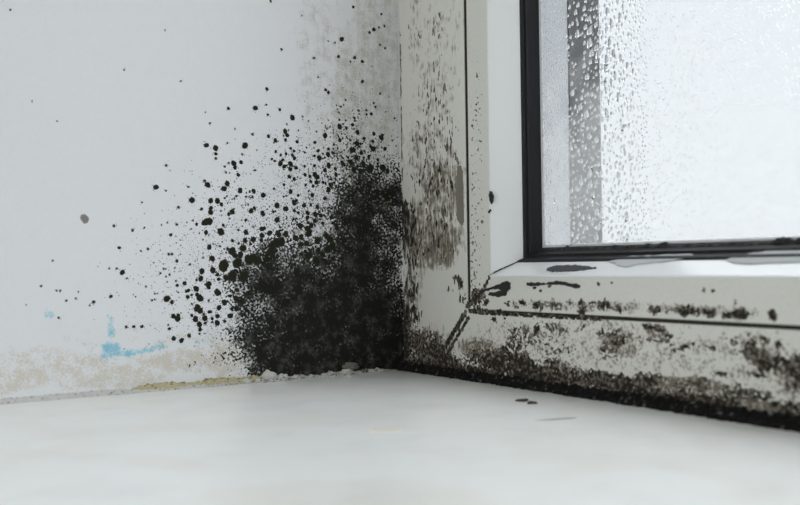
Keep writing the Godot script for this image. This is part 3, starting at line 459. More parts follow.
func sill_material() -> StandardMaterial3D:  # x 0 to 420, z 0 to 300 mm
	var w := 1050
	var h := 750
	var fine := noise_bytes(31, 0.05, 4, w, h)
	var mid := noise_bytes(32, 0.008, 4, w, h)
	var yellow := noise_bytes(33, 0.006, 3, w, h)
	var d := PackedByteArray()
	d.resize(w * h * 3)
	var ye := Vector3(222, 220, 209)
	var gr := Vector3(212, 213, 211)
	for j in h:
		for i in w:
			var k := j * w + i
			var c := SILL_BASE
			if i > 3 and j > 3 and i < w - 4 and j < h - 4:
				var f := fine[k] / 255.0 - 0.5
				c += Vector3.ONE * f * 4.0
				c = c.lerp(ye, 0.35 * clampf((yellow[k] / 255.0 - 0.45) * 2.6 + f * 0.5, 0.0, 1.0))
				c = c.lerp(gr, 0.25 * clampf((mid[k] / 255.0 - 0.55) * 3.0 + f * 0.9, 0.0, 1.0))
			k *= 3
			d[k] = clampi(int(c.x), 0, 255)
			d[k + 1] = clampi(int(c.y), 0, 255)
			d[k + 2] = clampi(int(c.z), 0, 255)
	return textured(w, h, d, 0.3, 0.42)


# ---------------------------------------------------------------- the window
func side_point(side: int, end: int, o: float, z: float) -> Vector3:
	var x0 := FX + o
	var x1 := FX + FW - o
	var y0 := FY + o
	var y1 := FY + FH - o
	match side:
		0: return Vector3(x0 if end == 0 else x1, y0, z) * MM   # bottom
		1: return Vector3(x0, y1 if end == 0 else y0, z) * MM   # left
		2: return Vector3(x1 if end == 0 else x0, y1, z) * MM   # top
		_: return Vector3(x1, y0 if end == 0 else y1, z) * MM   # right


func member(profile: Array, side: int) -> ArrayMesh:  # one mitred length of a profile [inset, z]
	var b := Builder.new()
	for k in profile.size():
		var p: Vector2 = profile[k]
		var q: Vector2 = profile[(k + 1) % profile.size()]
		b.flat(side_point(side, 0, p.x, p.y), side_point(side, 0, q.x, q.y), side_point(side, 1, q.x, q.y), side_point(side, 1, p.x, p.y))
	for x in b.v:
		b.uv.append(Vector2((x.x / MM + 10.0) / 420.0, 1.0 - (x.y / MM + 10.0) / 240.0))
	return b.done()


func rounded(points: Array, which: Array, r: float) -> Array:  # rounds the corners at the given places
	var out := []
	for k in points.size():
		var p: Vector2 = points[k]
		if not k in which:
			out.append(p)
			continue
		var a: Vector2 = points[k - 1]
		var c: Vector2 = points[(k + 1) % points.size()]
		var s := p + (a - p).normalized() * r
		var e := p + (c - p).normalized() * r
		for i in 5:
			var t := i / 4.0
			out.append(s.lerp(p, t).lerp(p.lerp(e, t), t))
	return out


func window(frame_mat: Material) -> void:
	var win := base("window_1")
	win.set_meta("kind", "structure")
	var frame := rounded([Vector2(0, 0), Vector2(68, 0), Vector2(68, -4.5), Vector2(76, -4.5), Vector2(76, -45), Vector2(0, -45)], [1], 0.8)
	var sash := rounded([Vector2(69.7, -4), Vector2(69.7, 0.4), Vector2(88.0, 0.4), Vector2(88.0, -20), Vector2(96.0, -20), Vector2(96.0, -34), Vector2(78, -34), Vector2(78, -4)], [1], 0.9)
	var slope := rounded([Vector2(88.05, -19.9), Vector2(88.05, 0.4), Vector2(88.8, 0.4), Vector2(96.9, -15.5), Vector2(96.9, -19.9)], [2], 0.5)
	var sash_up := rounded([Vector2(71.0, -4), Vector2(71.0, 0.4), Vector2(89.4, 0.4), Vector2(89.4, -20), Vector2(96.0, -20), Vector2(96.0, -34), Vector2(78, -34), Vector2(78, -4)], [1], 0.9)
	var slope_up := rounded([Vector2(89.45, -19.9), Vector2(89.45, 0.4), Vector2(90.2, 0.4), Vector2(97.8, -16.9), Vector2(97.8, -19.9)], [2], 0.5)
	var lit_white := plain(Color8(237, 240, 240), 0.14, 0.55)  # whiter than the frame, painting the slopes that face the sky brighter
	var rubber := rounded([Vector2(95.2, -12.6), Vector2(96.9, -13.4), Vector2(98.6, -18.4), Vector2(99.9, -18.2), Vector2(100.6, -20.2), Vector2(103.5, -25.3), Vector2(103.5, -26.2), Vector2(95.2, -26.2)], [1, 3], 0.4)
	var dirt := plain(Color8(58, 56, 47), 0.9, 0.2)
	for side in 4:
		var g := put("groove_dirt", member([Vector2(67.9, -4.6), Vector2(67.9, -0.7), Vector2(69.8 + 1.3 * (side % 2), -0.7), Vector2(69.8 + 1.3 * (side % 2), -4.6)], side), dirt, win)
		g.set_meta("label", "dark dirt in the groove round the sash")
	var black := plain(lin(0.013, 0.0135, 0.015), 0.6, 0.4)
	for side in 4:
		put("frame_rail" if side % 2 == 0 else "frame_stile", member(frame, side), frame_mat, win)
	for side in 4:
		put("sash_rail" if side % 2 == 0 else "sash_stile", member(sash if side % 2 == 0 else sash_up, side), frame_mat, win)
	for side in 4:
		put("glazing_bead", member(slope if side % 2 == 0 else slope_up, side), lit_white, win)
	var narrow := rounded([Vector2(97.3, -16.2), Vector2(98.6, -16.6), Vector2(99.2, -18.8), Vector2(99.9, -18.2), Vector2(100.6, -20.2), Vector2(103.0, -25.3), Vector2(103.0, -26.2), Vector2(97.3, -26.2)], [1, 3], 0.4)
	for side in 4:
		var g := put("gasket", member(rubber if side % 2 == 0 else narrow, side), black, win)
		g.set_meta("label", "black rubber gasket")
	var bar := plain(lin(0.72, 0.74, 0.75), 0.35)
	for side in 4:
		put("spacer_bar", member([Vector2(102.8, -25.5), Vector2(104.7, -25.5), Vector2(104.9, -25.9), Vector2(102.8, -25.9)], side), bar, win)
	var glass := StandardMaterial3D.new()
	glass.transparency = BaseMaterial3D.TRANSPARENCY_ALPHA
	glass.albedo_color = Color(1, 1, 1, 0.02)
	glass.roughness = 0.0
	var pane := Builder.new()
	var a := side_point(0, 0, 97.5, PANE_Z - 0.4)
	var c := side_point(2, 0, 97.5, PANE_Z - 0.4)
	pane.flat(Vector3(a.x, a.y, a.z), Vector3(a.x, c.y, a.z), Vector3(c.x, c.y, a.z), Vector3(c.x, a.y, a.z))
	put("glass_pane", pane.done(), glass, win)
	# the fog of droplets too fine to see on the cold pane
	var film := StandardMaterial3D.new()
	film.transparency = BaseMaterial3D.TRANSPARENCY_ALPHA
	film.albedo_color = Color(1, 1, 1, 1)
	film.vertex_color_use_as_albedo = true
	film.roughness = 1.0
	film.metallic_specular = 0.0
	film.backlight_enabled = true
	film.backlight = Color(1, 1, 1)
	var fog := Builder.new()
	var blot := noise(81, 0.035, 3)
	var nx := 100
	var ny := 100
	var at := func(i: int, j: int): return Vector3(lerpf(a.x, c.x, pow(float(i) / nx, 1.8)), lerpf(a.y, c.y, pow(float(j) / ny, 1.8)), a.z + 0.0002)
	for i in nx:
		for j in ny:
			var p: Array[Vector3] = [at.call(i, j), at.call(i, j + 1), at.call(i + 1, j + 1), at.call(i + 1, j)]
			fog.flat(p[0], p[1], p[2], p[3])
			for k in [0, 1, 2, 0, 2, 3]:
				var n := blot.get_noise_2d(p[k].x / MM, p[k].y / MM)
				var low := 1.0 - smoothstep(120.0, 175.0, p[k].y / MM + 60.0 * n)
				fog.c.append(Color(1, 1, 1, clampf(0.02 + 0.34 * low + 0.08 * n, 0.01, 0.6)))
	var film_node := put("condensation_film", fog.done(), film, win)
	film_node.set_meta("kind", "stuff")



func on_pane(x: float, y: float, h: float) -> Vector3:
	return Vector3(x, y, PANE_Z + 0.05 + h) * MM


func drop(b: Builder, x: float, y: float, rx: float, ry: float, tilt: float, tall: float, sides := 10) -> void:
	var rings := [[1.0, 0.0], [0.86, 0.5], [0.5, 0.87]]
	var rows := []
	for r in rings:
		var row := PackedVector3Array()
		for k in sides:
			var a := TAU * k / sides
			var px: float = cos(a) * rx * r[0]
			var py: float = sin(a) * ry * r[0]
			px *= 1.0 - 0.22 * sin(a)  # heavier below
			row.append(on_pane(x + px * cos(tilt) - py * sin(tilt), y + px * sin(tilt) + py * cos(tilt), tall * r[1]))
		rows.append(row)
	var top := on_pane(x, y, tall)
	var mid := on_pane(x, y, -0.6 * tall)
	var out := func(p: Vector3): return (p - mid).normalized()
	var back := on_pane(x, y, 0.0)
	for k in sides:
		var l := (k + 1) % sides
		for r in 2:
			var a: Vector3 = rows[r][k]; var c: Vector3 = rows[r][l]; var d: Vector3 = rows[r + 1][l]; var e: Vector3 = rows[r + 1][k]
			b.tri(a, d, c, out.call(a), out.call(d), out.call(c))
			b.tri(a, e, d, out.call(a), out.call(e), out.call(d))
		b.tri(rows[2][k], top, rows[2][l], out.call(rows[2][k]), Vector3(0, 0, 1), out.call(rows[2][l]))
		b.tri(rows[0][l], back, rows[0][k], Vector3(0, 0, -1), Vector3(0, 0, -1), Vector3(0, 0, -1))


# ---------------------------------------------------------------- places on the surfaces
func on_wall(z: float, y: float, h: float) -> Vector3:
	return Vector3(h, y, z) * MM


func on_frame(x: float, y: float, h: float) -> Vector3:
	return Vector3(x, y, h + (0.4 if y > 39.0 and x > 66.5 else 0.0)) * MM


func on_bevel(x: float, y: float, h: float) -> Vector3:  # the sloping bead of the lower sash rail, y measured up its front view
	return Vector3(x, y + 0.8 * h, 0.4 - (y - 58.3) * 1.963 + 0.5 * h) * MM


func on_sill(x: float, z: float, h: float) -> Vector3:
	return Vector3(x, h, z) * MM


func _ready() -> void:
	rng.seed = 20240
	# ---- camera
	var cam := Camera3D.new()
	cam.name = "camera"
	var lens := CameraAttributesPhysical.new()
	lens.frustum_focal_length = 46.0
	lens.frustum_focus_distance = 0.565
	lens.exposure_aperture = 11.0
	cam.attributes = lens
	cam.transform = Transform3D(Basis(Vector3(0.55581826, -0.01368863, -0.83119113), Vector3(0.01736837, 0.99983739, -0.00485177), Vector3(0.83112238, -0.01173973, 0.55596562)), Vector3(0.49854962, 0.06514585, 0.3352888))
	cam.fov = 29.222
	cam.near = 0.01
	add_child(cam)
	cam.current = true
	# ---- overcast sky, three times as bright overhead as at the horizon
	var env := Environment.new()
	env.background_mode = Environment.BG_SKY
	var sky_mat := ProceduralSkyMaterial.new()
	sky_mat.sky_top_color = lin(0.885, 0.94, 1.0)
	sky_mat.sky_horizon_color = lin(0.31, 0.32, 0.335)
	sky_mat.sky_curve = 0.6
	sky_mat.ground_horizon_color = lin(0.08, 0.08, 0.075)
	sky_mat.ground_bottom_color = lin(0.06, 0.06, 0.055)
	sky_mat.sun_angle_max = 0.0
	var sky := Sky.new()
	sky.sky_material = sky_mat
	env.sky = sky
	env.background_energy_multiplier = 4.3
	env.tonemap_mode = Environment.TONE_MAPPER_LINEAR
	env.tonemap_exposure = 1.0
	env.sdfgi_enabled = true
	env.ssao_enabled = true
	env.ssil_enabled = true
	var we := WorldEnvironment.new()
	we.name = "environment"
	we.environment = env
	add_child(we)
	# ---- unseen broad light panel opposite the window, placed to light the frame
	unseen_wall_light(Vector3(1.1, 0.6, 2.985), 1.2, 0.8, 1.4)

	# ---- room
	var paint := plain(Color8(231, 233, 235), 0.62, 0.4)
	var wall_tex := wall_material()
	var wb := Builder.new()
	wb.flat(Vector3(0, 0, 0), Vector3(0, 0.3, 0), Vector3(0, 0.3, 0.3), Vector3(0, 0, 0.3))
	for x in wb.v:
		wb.uv.append(Vector2(x.z / 0.3, 1.0 - x.y / 0.3))
	var wm := wb.done()
	var wr := Builder.new()
	wr.flat(Vector3(0, 0.3, 0), Vector3(0, 1.6, 0), Vector3(0, 1.6, 0.3), Vector3(0, 0.3, 0.3))
	wr.flat(Vector3(0, -0.9, 0.3), Vector3(0, 1.6, 0.3), Vector3(0, 1.6, 3.0), Vector3(0, -0.9, 3.0))
	wr.flat(Vector3(0, -0.9, 0), Vector3(0, 0, 0), Vector3(0, 0, 0.3), Vector3(0, -0.9, 0.3))
	wr.box(Vector3(-0.12, -0.9, 0), Vector3(-0.001, 1.6, 3.0))
	wr.done(wm)
	wm.surface_set_material(0, wall_tex)
	wm.surface_set_material(1, paint)
	structure("wall_left", wm, null)
	var front := Builder.new()
	front.box(Vector3(-0.12, -0.9, -0.11), Vector3(2.6, FY * MM, 0))
	front.box(Vector3(-0.12, (FY + FH) * MM, -0.11), Vector3(2.6, 1.6, 0))
	front.box(Vector3((FX + FW) * MM, FY * MM, -0.11), Vector3(2.6, (FY + FH) * MM, 0))
	front.box(Vector3(-0.12, FY * MM, -0.045), Vector3(FX * MM, (FY + FH) * MM, 0))
	structure("wall_front", front.done(), paint)
	structure("wall_outside", box_mesh(Vector3(-0.12, FY * MM, -0.085), Vector3(0.06, (FY + FH) * MM, -0.0455)), plain(Color8(172, 174, 178), 0.85))
	structure("wall_right", box_mesh(Vector3(2.6, -0.9, -0.11), Vector3(2.7, 1.6, 3.0)), paint)
	structure("wall_back", box_mesh(Vector3(-0.12, -0.9, 3.0), Vector3(2.7, 1.6, 3.1)), paint)
	structure("ceiling", box_mesh(Vector3(-0.12, 1.6, -0.11), Vector3(2.7, 1.7, 3.1)), plain(Color8(230, 230, 227), 0.8))
	structure("floor", box_mesh(Vector3(-0.12, -1.0, -0.11), Vector3(2.7, -0.9, 3.1)), plain(Color8(176, 160, 138), 0.6))
	# outside
	var ground := structure("ground", box_mesh(Vector3(-40, -4.1, -60), Vector3(40, -4.0, -0.12)), plain(Color8(110, 112, 104), 0.9))
	ground.name = "ground"
	var house := base("unseen_house", Vector3(-13, -4, -18))  # unseen house, placed to dim the sky behind the pane
	tag(house, "unseen pale house wall beyond the wet glass, placed to dim the bright pane", "house", "", "structure")
	put("wall", box_mesh(Vector3(-17, 0, -4), Vector3(17, 14.6, 4)), plain(Color8(205, 206, 207), 0.9), house)
	var rf := Builder.new()
	rf.flat(Vector3(-17.4, 14.5, 4.5), Vector3(-17.4, 17.5, 0), Vector3(17.4, 17.5, 0), Vector3(17.4, 14.5, 4.5))
	rf.flat(Vector3(17.4, 14.5, -4.5), Vector3(17.4, 17.5, 0), Vector3(-17.4, 17.5, 0), Vector3(-17.4, 14.5, -4.5))
	rf.flat(Vector3(-17.4, 14.5, -4.5), Vector3(-17.4, 14.5, 4.5), Vector3(17.4, 14.5, 4.5), Vector3(17.4, 14.5, -4.5))
	put("roof", rf.done(), plain(Color8(120, 96, 88), 0.9), house)
	var rail := put("shutter_rail", box_mesh(Vector3(0.02, -0.03, -0.1115), Vector3(0.061, 1.37, -0.0855)), plain(lin(0.014, 0.015, 0.017), 0.5))
	tag(rail, "dark grey vertical shutter rail outside, seen through the wet glass", "shutter rail")

	# ---- window
	var frame_mat := frame_material()
	window(frame_mat)

	# ---- sill
	var sill_tex := sill_material()
	var sb := Builder.new()
	sb.flat(Vector3(0, 0, 0.29), Vector3(0, 0, 0), Vector3(0.42, 0, 0), Vector3(0.42, 0, 0.29))
	for x in sb.v:
		sb.uv.append(Vector2(x.x / 0.42, x.z / 0.3))
	var sm := sb.done()
	var s2 := Builder.new()
	s2.flat(Vector3(0.42, 0, 0.29), Vector3(0.42, 0, 0), Vector3(1.297, 0, 0), Vector3(1.297, 0, 0.29))
	for k in 6:  # rounded nose
		var a := PI / 2 * k / 6.0
		var c := PI / 2 * (k + 1) / 6.0
		var p := func(t: float): return Vector2(0.29 + 0.012 * sin(t), -0.012 + 0.012 * cos(t))
		var q: Vector2 = p.call(a)
		var r: Vector2 = p.call(c)
		s2.flat(Vector3(0, r.y, r.x), Vector3(0, q.y, q.x), Vector3(1.297, q.y, q.x), Vector3(1.297, r.y, r.x))
	s2.flat(Vector3(0, -0.03, 0.302), Vector3(0, -0.012, 0.302), Vector3(1.297, -0.012, 0.302), Vector3(1.297, -0.03, 0.302))
	s2.flat(Vector3(0, -0.03, 0), Vector3(0, -0.03, 0.302), Vector3(1.297, -0.03, 0.302), Vector3(1.297, -0.03, 0))
	s2.flat(Vector3(1.297, -0.03, 0.302), Vector3(1.297, 0, 0.29), Vector3(1.297, 0, 0), Vector3(1.297, -0.03, 0))
	s2.done(sm)
	sm.surface_set_material(0, sill_tex)
	sm.surface_set_material(1, plain(Color8(238, 239, 236), 0.3, 0.42))
	tag(put("window_sill", sm, null), "smooth off-white window sill below the frame and the mouldy wall", "window sill")

	mould_on_wall()
	mould_on_frame()
	growth_round_pane()
	joints()
	condensation()


func unseen_wall_light(at: Vector3, wide: float, deep: float, energy: float) -> void:
	var o := base("unseen_wall_light", at)
	o.rotation.x = PI / 2
	tag(o, "unseen white light panel opposite the window, placed to light the frame", "wall light")
	put("housing", box_mesh(Vector3(-wide / 2 - 0.02, -0.02, -deep / 2 - 0.02), Vector3(wide / 2 + 0.02, 0.0149, deep / 2 + 0.02)), plain(Color8(230, 230, 230), 0.5), o)
	var glow := plain(Color8(250, 250, 246), 0.6)
	glow.emission_enabled = true
	glow.emission = Color(1, 1, 0.995)
	glow.emission_energy_multiplier = 1.0
	put("diffuser", box_mesh(Vector3(-wide / 2, -0.026, -deep / 2), Vector3(wide / 2, -0.0205, deep / 2)), glow, o)
	var l := AreaLight3D.new()
	l.name = "panel_light"
	l.area_size = Vector2(wide, deep)
	l.light_energy = energy
	l.light_color = Color(1, 1, 0.995)
	l.shadow_enabled = true
	l.area_range = 8.0
	l.position = Vector3(0, -0.03, 0)
	l.rotation.x = -PI / 2
	o.add_child(l)


# ---------------------------------------------------------------- mould
func mould_on_wall() -> void:
	var mould := plain(Color.WHITE, 0.95, 0.2)
	mould.vertex_color_use_as_albedo = true
	var up := Vector3.RIGHT
	var grain := noise(41, 0.5, 4)
	var lump := noise(42, 0.07, 3)
	var tint := noise(43, 0.09, 6)
	tint.fractal_gain = 0.75
	tint.fractal_lacunarity = 2.3
	var field := func(z: float, y: float) -> float:
		var c := sample(cover, 35, 36, z / 6.0, y / 6.0) / 100.0
		if c < 0.01:
			return -1.0
		return (c - 0.5) * 2.3 + grain.get_noise_2d(z, y) * 2.0 + lump.get_noise_2d(z, y) * 0.9 - 0.05
	var film := put("black_mould", crust(0.0, 140.0, 0.0, 175.0, 0.42, field, on_wall, up, Color(0.022, 0.022, 0.0195), Color(0.1, 0.1, 0.096), tint), mould)
	tag(film, "dense black mould spread over the wall in the corner beside the window", "mould", "", "stuff")
	# single colonies: the larger ones one by one, the rest together
	var dark := Color(0.024, 0.0245, 0.019)
	var rim := Color(0.07, 0.07, 0.058)
	var small := Builder.new()
	var singles := []
	for k in range(0, spots.size(), 3):
		var z := spots[k]
		var y := spots[k + 1]
		var r := spots[k + 2] * (1.04 if spots[k + 2] > 1.6 else 1.2)
		var thick := sample(cover, 35, 36, z / 6.0, y / 6.0) / 100.0
		if r > 1.45 and thick < 0.5:
			var b := Builder.new()
			var at := on_wall(z, y, 0.0)
			colony(b, 0, 0, r, on_wall, up, 18, dark, rim)
			var o := put("mould_spot", b.done(), mould)
			o.position = at
			tag(o, "", "mould spot", "larger mould spots on the wall")
			singles.append([o, z, y, r])
		else:
			colony(small, z, y, r, on_wall, up, 11 if r > 0.8 else 8, dark, rim)
		for s in int(r * 4.0):
			var a := rng.randf() * TAU
			var e := r * rng.randf_range(1.05, 1.9)
			colony(small, z + cos(a) * e, y + sin(a) * e, rng.randf_range(0.13, 0.3), on_wall, up, 5, rim, rim, 0.25)
	for n in 62000:
		var z := rng.randf_range(0.5, 204.0)
		var y := rng.randf_range(1.5, 205.0)
		var s := sample(specks, 35, 36, z / 6.0, y / 6.0) / 100.0
		var c := sample(cover, 35, 36, z / 6.0, y / 6.0) / 100.0
		if c > 0.85 or rng.randf() > s * s * 0.8 + 0.05 * s:
			continue
		var size := rng.randf()
		var r := 0.16 + 0.26 * size * size + (0.5 * rng.randf() if rng.randf() < 0.06 + 0.05 * s else 0.0)
		var tone := rng.randf()
		colony(small, z, y, r, on_wall, up, 6 if r > 0.4 else 5, dark.lerp(Color(0.2, 0.2, 0.18), tone * tone * 0.8), rim.lerp(Color(0.32, 0.32, 0.29), tone * 0.8), 0.22)
	# each larger spot is told by its size among those around it
	var across := [[0.0, 62.0, "beside the black corner"], [62.0, 84.0, "right of the middle"], [84.0, 100.0, "by the patch's left edge"], [100.0, 118.0, "left of the black patch"], [118.0, 400.0, "at the far left fringe"]]
	var high := [[0.0, 45.0, "low, level with the blue smear"], [45.0, 68.0, "a little above the blue smear"], [68.0, 95.0, "at half height"], [95.0, 125.0, "in the upper part"], [125.0, 400.0, "high above the black patch"]]
	for u in across:
		for w in high:
			var here := singles.filter(func(e): return e[1] >= u[0] and e[1] < u[1] and e[2] >= w[0] and e[2] < w[1])
			here.sort_custom(func(e, f): return e[3] > f[3])
			for k in here.size():
				here[k][0].set_meta("label", "%s black mould spot %s, %s" % [ordinal(k, "largest"), u[2], w[2]])
	var many := put("mould_specks", small.done(), mould)
	tag(many, "fine dark mould specks peppered over the white wall around the black patch", "mould", "", "stuff")
	# a paler spot standing alone
	var lone := Builder.new()
	colony(lone, 0, 0, 2.3, on_wall, up, 16, Color(0.24, 0.235, 0.21), Color(0.38, 0.375, 0.35))
	var spot := put("pale_stain", lone.done(), mould)
	spot.position = on_wall(194.6, 90.3, 0)
	tag(spot, "pale grey-brown spot alone on the bare wall at the left", "stain")


func mould_on_frame() -> void:
	var mould := plain(Color.WHITE, 0.85, 0.3)
	mould.vertex_color_use_as_albedo = true
	var a := lay(black_patches, -10, -10, 420, 240, dirt_lines)
	var grain := noise(51, 0.36, 4)
	var streak := noise(52, 0.3, 4)
	var lump := noise(53, 0.09, 3)
	var tint := noise(54, 0.2, 4)
	var field := func(x: float, y: float) -> float:
		var c := sample(a, 420, 240, x + 10.0, y + 10.0)
		if c < 0.02:
			return -1.0
		var g := streak.get_noise_2d(x, y * 0.35) if x < 62.0 and y > 30.0 else grain.get_noise_2d(x, y)
		return (c - 0.5) * 2.3 + g * 2.2 + lump.get_noise_2d(x, y) * 0.6 - 0.12
	var thin := func(x: float, y: float) -> float:
		var c := sample(a, 420, 240, x + 10.0, y + 10.0)
		if c < 0.05:
			return -1.0
		var g := streak.get_noise_2d(x + 300.0, y * 0.3) if x < 62.0 and y > 30.0 else grain.get_noise_2d(x * 0.8 + 300.0, y * 1.1)
		return (c - 0.46) * 1.9 + g * 1.7 + lump.get_noise_2d(x + 90.0, y) * 0.8
	var black := Color(0.028, 0.026, 0.021)
	var brown := Color(0.115, 0.10, 0.08)
	for area in [[0.3, 320.0, 0.0, 58.0, "black and brown mould crust along the lower window frame"], [0.3, 87.5, 58.0, 212.0, "dark streaky mould stippling the upright window frame beside the wall"]]:
		var o := base("frame_mould")
		tag(o, area[4], "mould", "", "stuff")
		put("brown_bloom", crust(area[0], area[1], area[2], area[3], 0.45, thin, on_frame, Vector3.BACK, Color(0.12, 0.106, 0.086), Color(0.3, 0.28, 0.24), tint, 0.03), mould, o).set_meta("kind", "stuff")
		put("black_crust", crust(area[0], area[1], area[2], area[3], 0.4, field, on_frame, Vector3.BACK, black, brown, tint, 0.15), mould, o).set_meta("kind", "stuff")
	# single black marks on the sash
	var tar := plain(lin(0.035, 0.035, 0.032), 0.75, 0.3)
	tag(put("black_smear", slab(PackedFloat32Array([76.5, 48.9, 81.9, 51, 88.8, 52.1, 93.9, 53.3, 96.5, 54.6, 100.6, 55.3, 103.5, 54.2, 103, 51, 100.5, 49.6, 99.6, 47.5, 94.6, 46.7, 88.7, 46.7, 84.4, 47.4, 85.3, 48.8, 91.3, 49.2, 95.5, 50, 93, 50.9, 87.1, 50.4, 81.8, 49.5, 77.8, 48.1]), on_frame, Vector3.BACK, 0.35), tar), "hooked black smear at the mitred corner of the sash", "smear")
	tag(put("black_smear", slab(PackedFloat32Array([116.2, 54.3, 119.8, 54.9, 126.6, 54.5, 131.9, 54.4, 137.8, 55.5, 142.1, 55.5, 147.1, 54.6, 152, 54.5, 155.4, 53.4, 155.1, 52.2, 152.6, 51.9, 147.7, 52.8, 142.1, 53.5, 135.5, 53.5, 129.6, 53.4, 123.6, 52.9, 118.9, 52.7, 116.6, 52.9]), on_frame, Vector3.BACK, 0.35), tar), "long thin black smear on the front of the lower sash rail", "smear")
	tag(put("black_smear", slab(PackedFloat32Array([87, 104.3, 89.2, 103.6, 90.5, 100.8, 89.7, 97.8, 88, 96.9, 87, 98.8, 86.2, 101.6]), on_frame, Vector3.BACK, 0.35), tar), "short upright black chip mark on the sash stile", "smear")
	tag(put("black_smear", slab(PackedFloat32Array([87.2, 94.4, 88.3, 93.5, 86.3, 92, 85.3, 92.9]), on_frame, Vector3.BACK, 0.3), tar), "tiny black fleck just below the chip mark on the sash stile", "smear")
	tag(put("residue_strip", slab(PackedFloat32Array([57.6, 120.6, 60.9, 120.6, 62.5, 116.8, 63, 88.4, 61, 86.2, 56.4, 90.4, 56.4, 107]), on_frame, Vector3.BACK, 0.18), plain(Color8(122, 118, 106), 0.8)), "olive-grey strip of residue beside the upright groove", "residue")
	var lens := PackedFloat32Array()
	for k in 20:
		var t := TAU * k / 20
		lens.append(141.0 + 16.0 * cos(t) + (3.0 if cos(t) > 0.9 else 0.0))
		lens.append(61.6 + 1.6 * sin(t) * (1.0 - 0.35 * cos(t)))
	tag(put("black_smear", slab(lens, on_bevel, Vector3(0, 0.9, 0.43), 0.4), plain(lin(0.05, 0.053, 0.054), 0.7)), "flat grey-black oval patch on the bright sloping bead", "smear")


# black growth in the mitre of the sloping beads, along the lower gasket, and pale peeling flakes over it
func growth_round_pane() -> void:
	var mould := plain(Color.WHITE, 0.8, 0.4)
	mould.vertex_color_use_as_albedo = true
	var n1 := noise(71, 0.3, 4)
	var n2 := noise(72, 0.08, 3)
	var from := Vector3(FX + 88.0, FY + 88.0, 1.0)
	var to := Vector3(FX + 96.6, FY + 96.6, -14.2)
	var seam := func(t: float, s: float) -> Vector3:
		var m := from.lerp(to, t)
		var wide := 0.45 + 0.9 * t + 0.8 * n1.get_noise_1d(t * 22.0)
		var e := (s - 0.5) * 2.0
		return (m + Vector3(1, -1, 0) * e * wide * 0.7 + Vector3(0.5, 0.5, 0.7) * (0.35 * (1.0 - e * e) - 0.1 + absf(e) * wide * 0.35)) * MM
	var ink := func(t: float, s: float) -> Color: return Color(0.026, 0.025, 0.021)
	tag(put("mitre_mould", bead([0.0, 1.0], seam, 40, 4, ink), mould), "black mould line in the mitre of the sloping beads", "mould")
	var lip := func(x: float, t: float) -> Vector3:
		var ripple := clampf(0.9 + 2.2 * n1.get_noise_1d(x * 0.6) + 1.6 * n2.get_noise_1d(x), 0.05, 3.0)
		ripple += 1.4 * exp(-pow((x - 186.0) / 3.0, 2.0)) + 1.3 * exp(-pow((x - 249.0) / 4.0, 2.0)) + 1.2 * smoothstep(240.0, 262.0, x)
		var a := t * PI
		return Vector3(x, 71.3 + ripple * sin(a) * (1.0 - 0.35 * cos(a)), -23.6 + 1.6 * cos(a) + 0.4 * n1.get_noise_2d(x, t * 9.0)) * MM
	tag(put("gasket_mould", bead([102.0, 330.0], lip, 330, 6, ink), mould), "ragged black growth along the lower gasket under the glass", "mould", "", "stuff")
	var pale := plain(lin(0.62, 0.65, 0.66), 0.18, 0.5)
	tag(put("sealant_flake", slab(PackedFloat32Array([163, 64.6, 170, 63.6, 178, 62.2, 186, 63.6, 200, 64.8, 212, 66.0, 208, 67.6, 190, 67.4, 176, 67.2, 168, 66.6]), on_lip, Vector3(0, 0.7, 0.7), 0.5), pale), "pale peeling sealant flake over the middle of the lower gasket", "flake")
	tag(put("sealant_flake", slab(PackedFloat32Array([231, 64.8, 240, 63.4, 262, 63.6, 300, 63.8, 300, 68.6, 262, 68.8, 246, 68.2, 236, 66.8]), on_lip, Vector3(0, 0.7, 0.7), 0.5), pale), "pale peeling sealant flake at the right end of the lower gasket", "flake")


func on_lip(x: float, y: float, h: float) -> Vector3:  # just above the bead and the lower edge of the gasket
	return Vector3(x, y + 0.6 * h, minf(0.4 - (y - 58.3) * 1.963, -9.2 - (y - 64.0) * 1.2) + 0.75 * h + 0.3) * MM


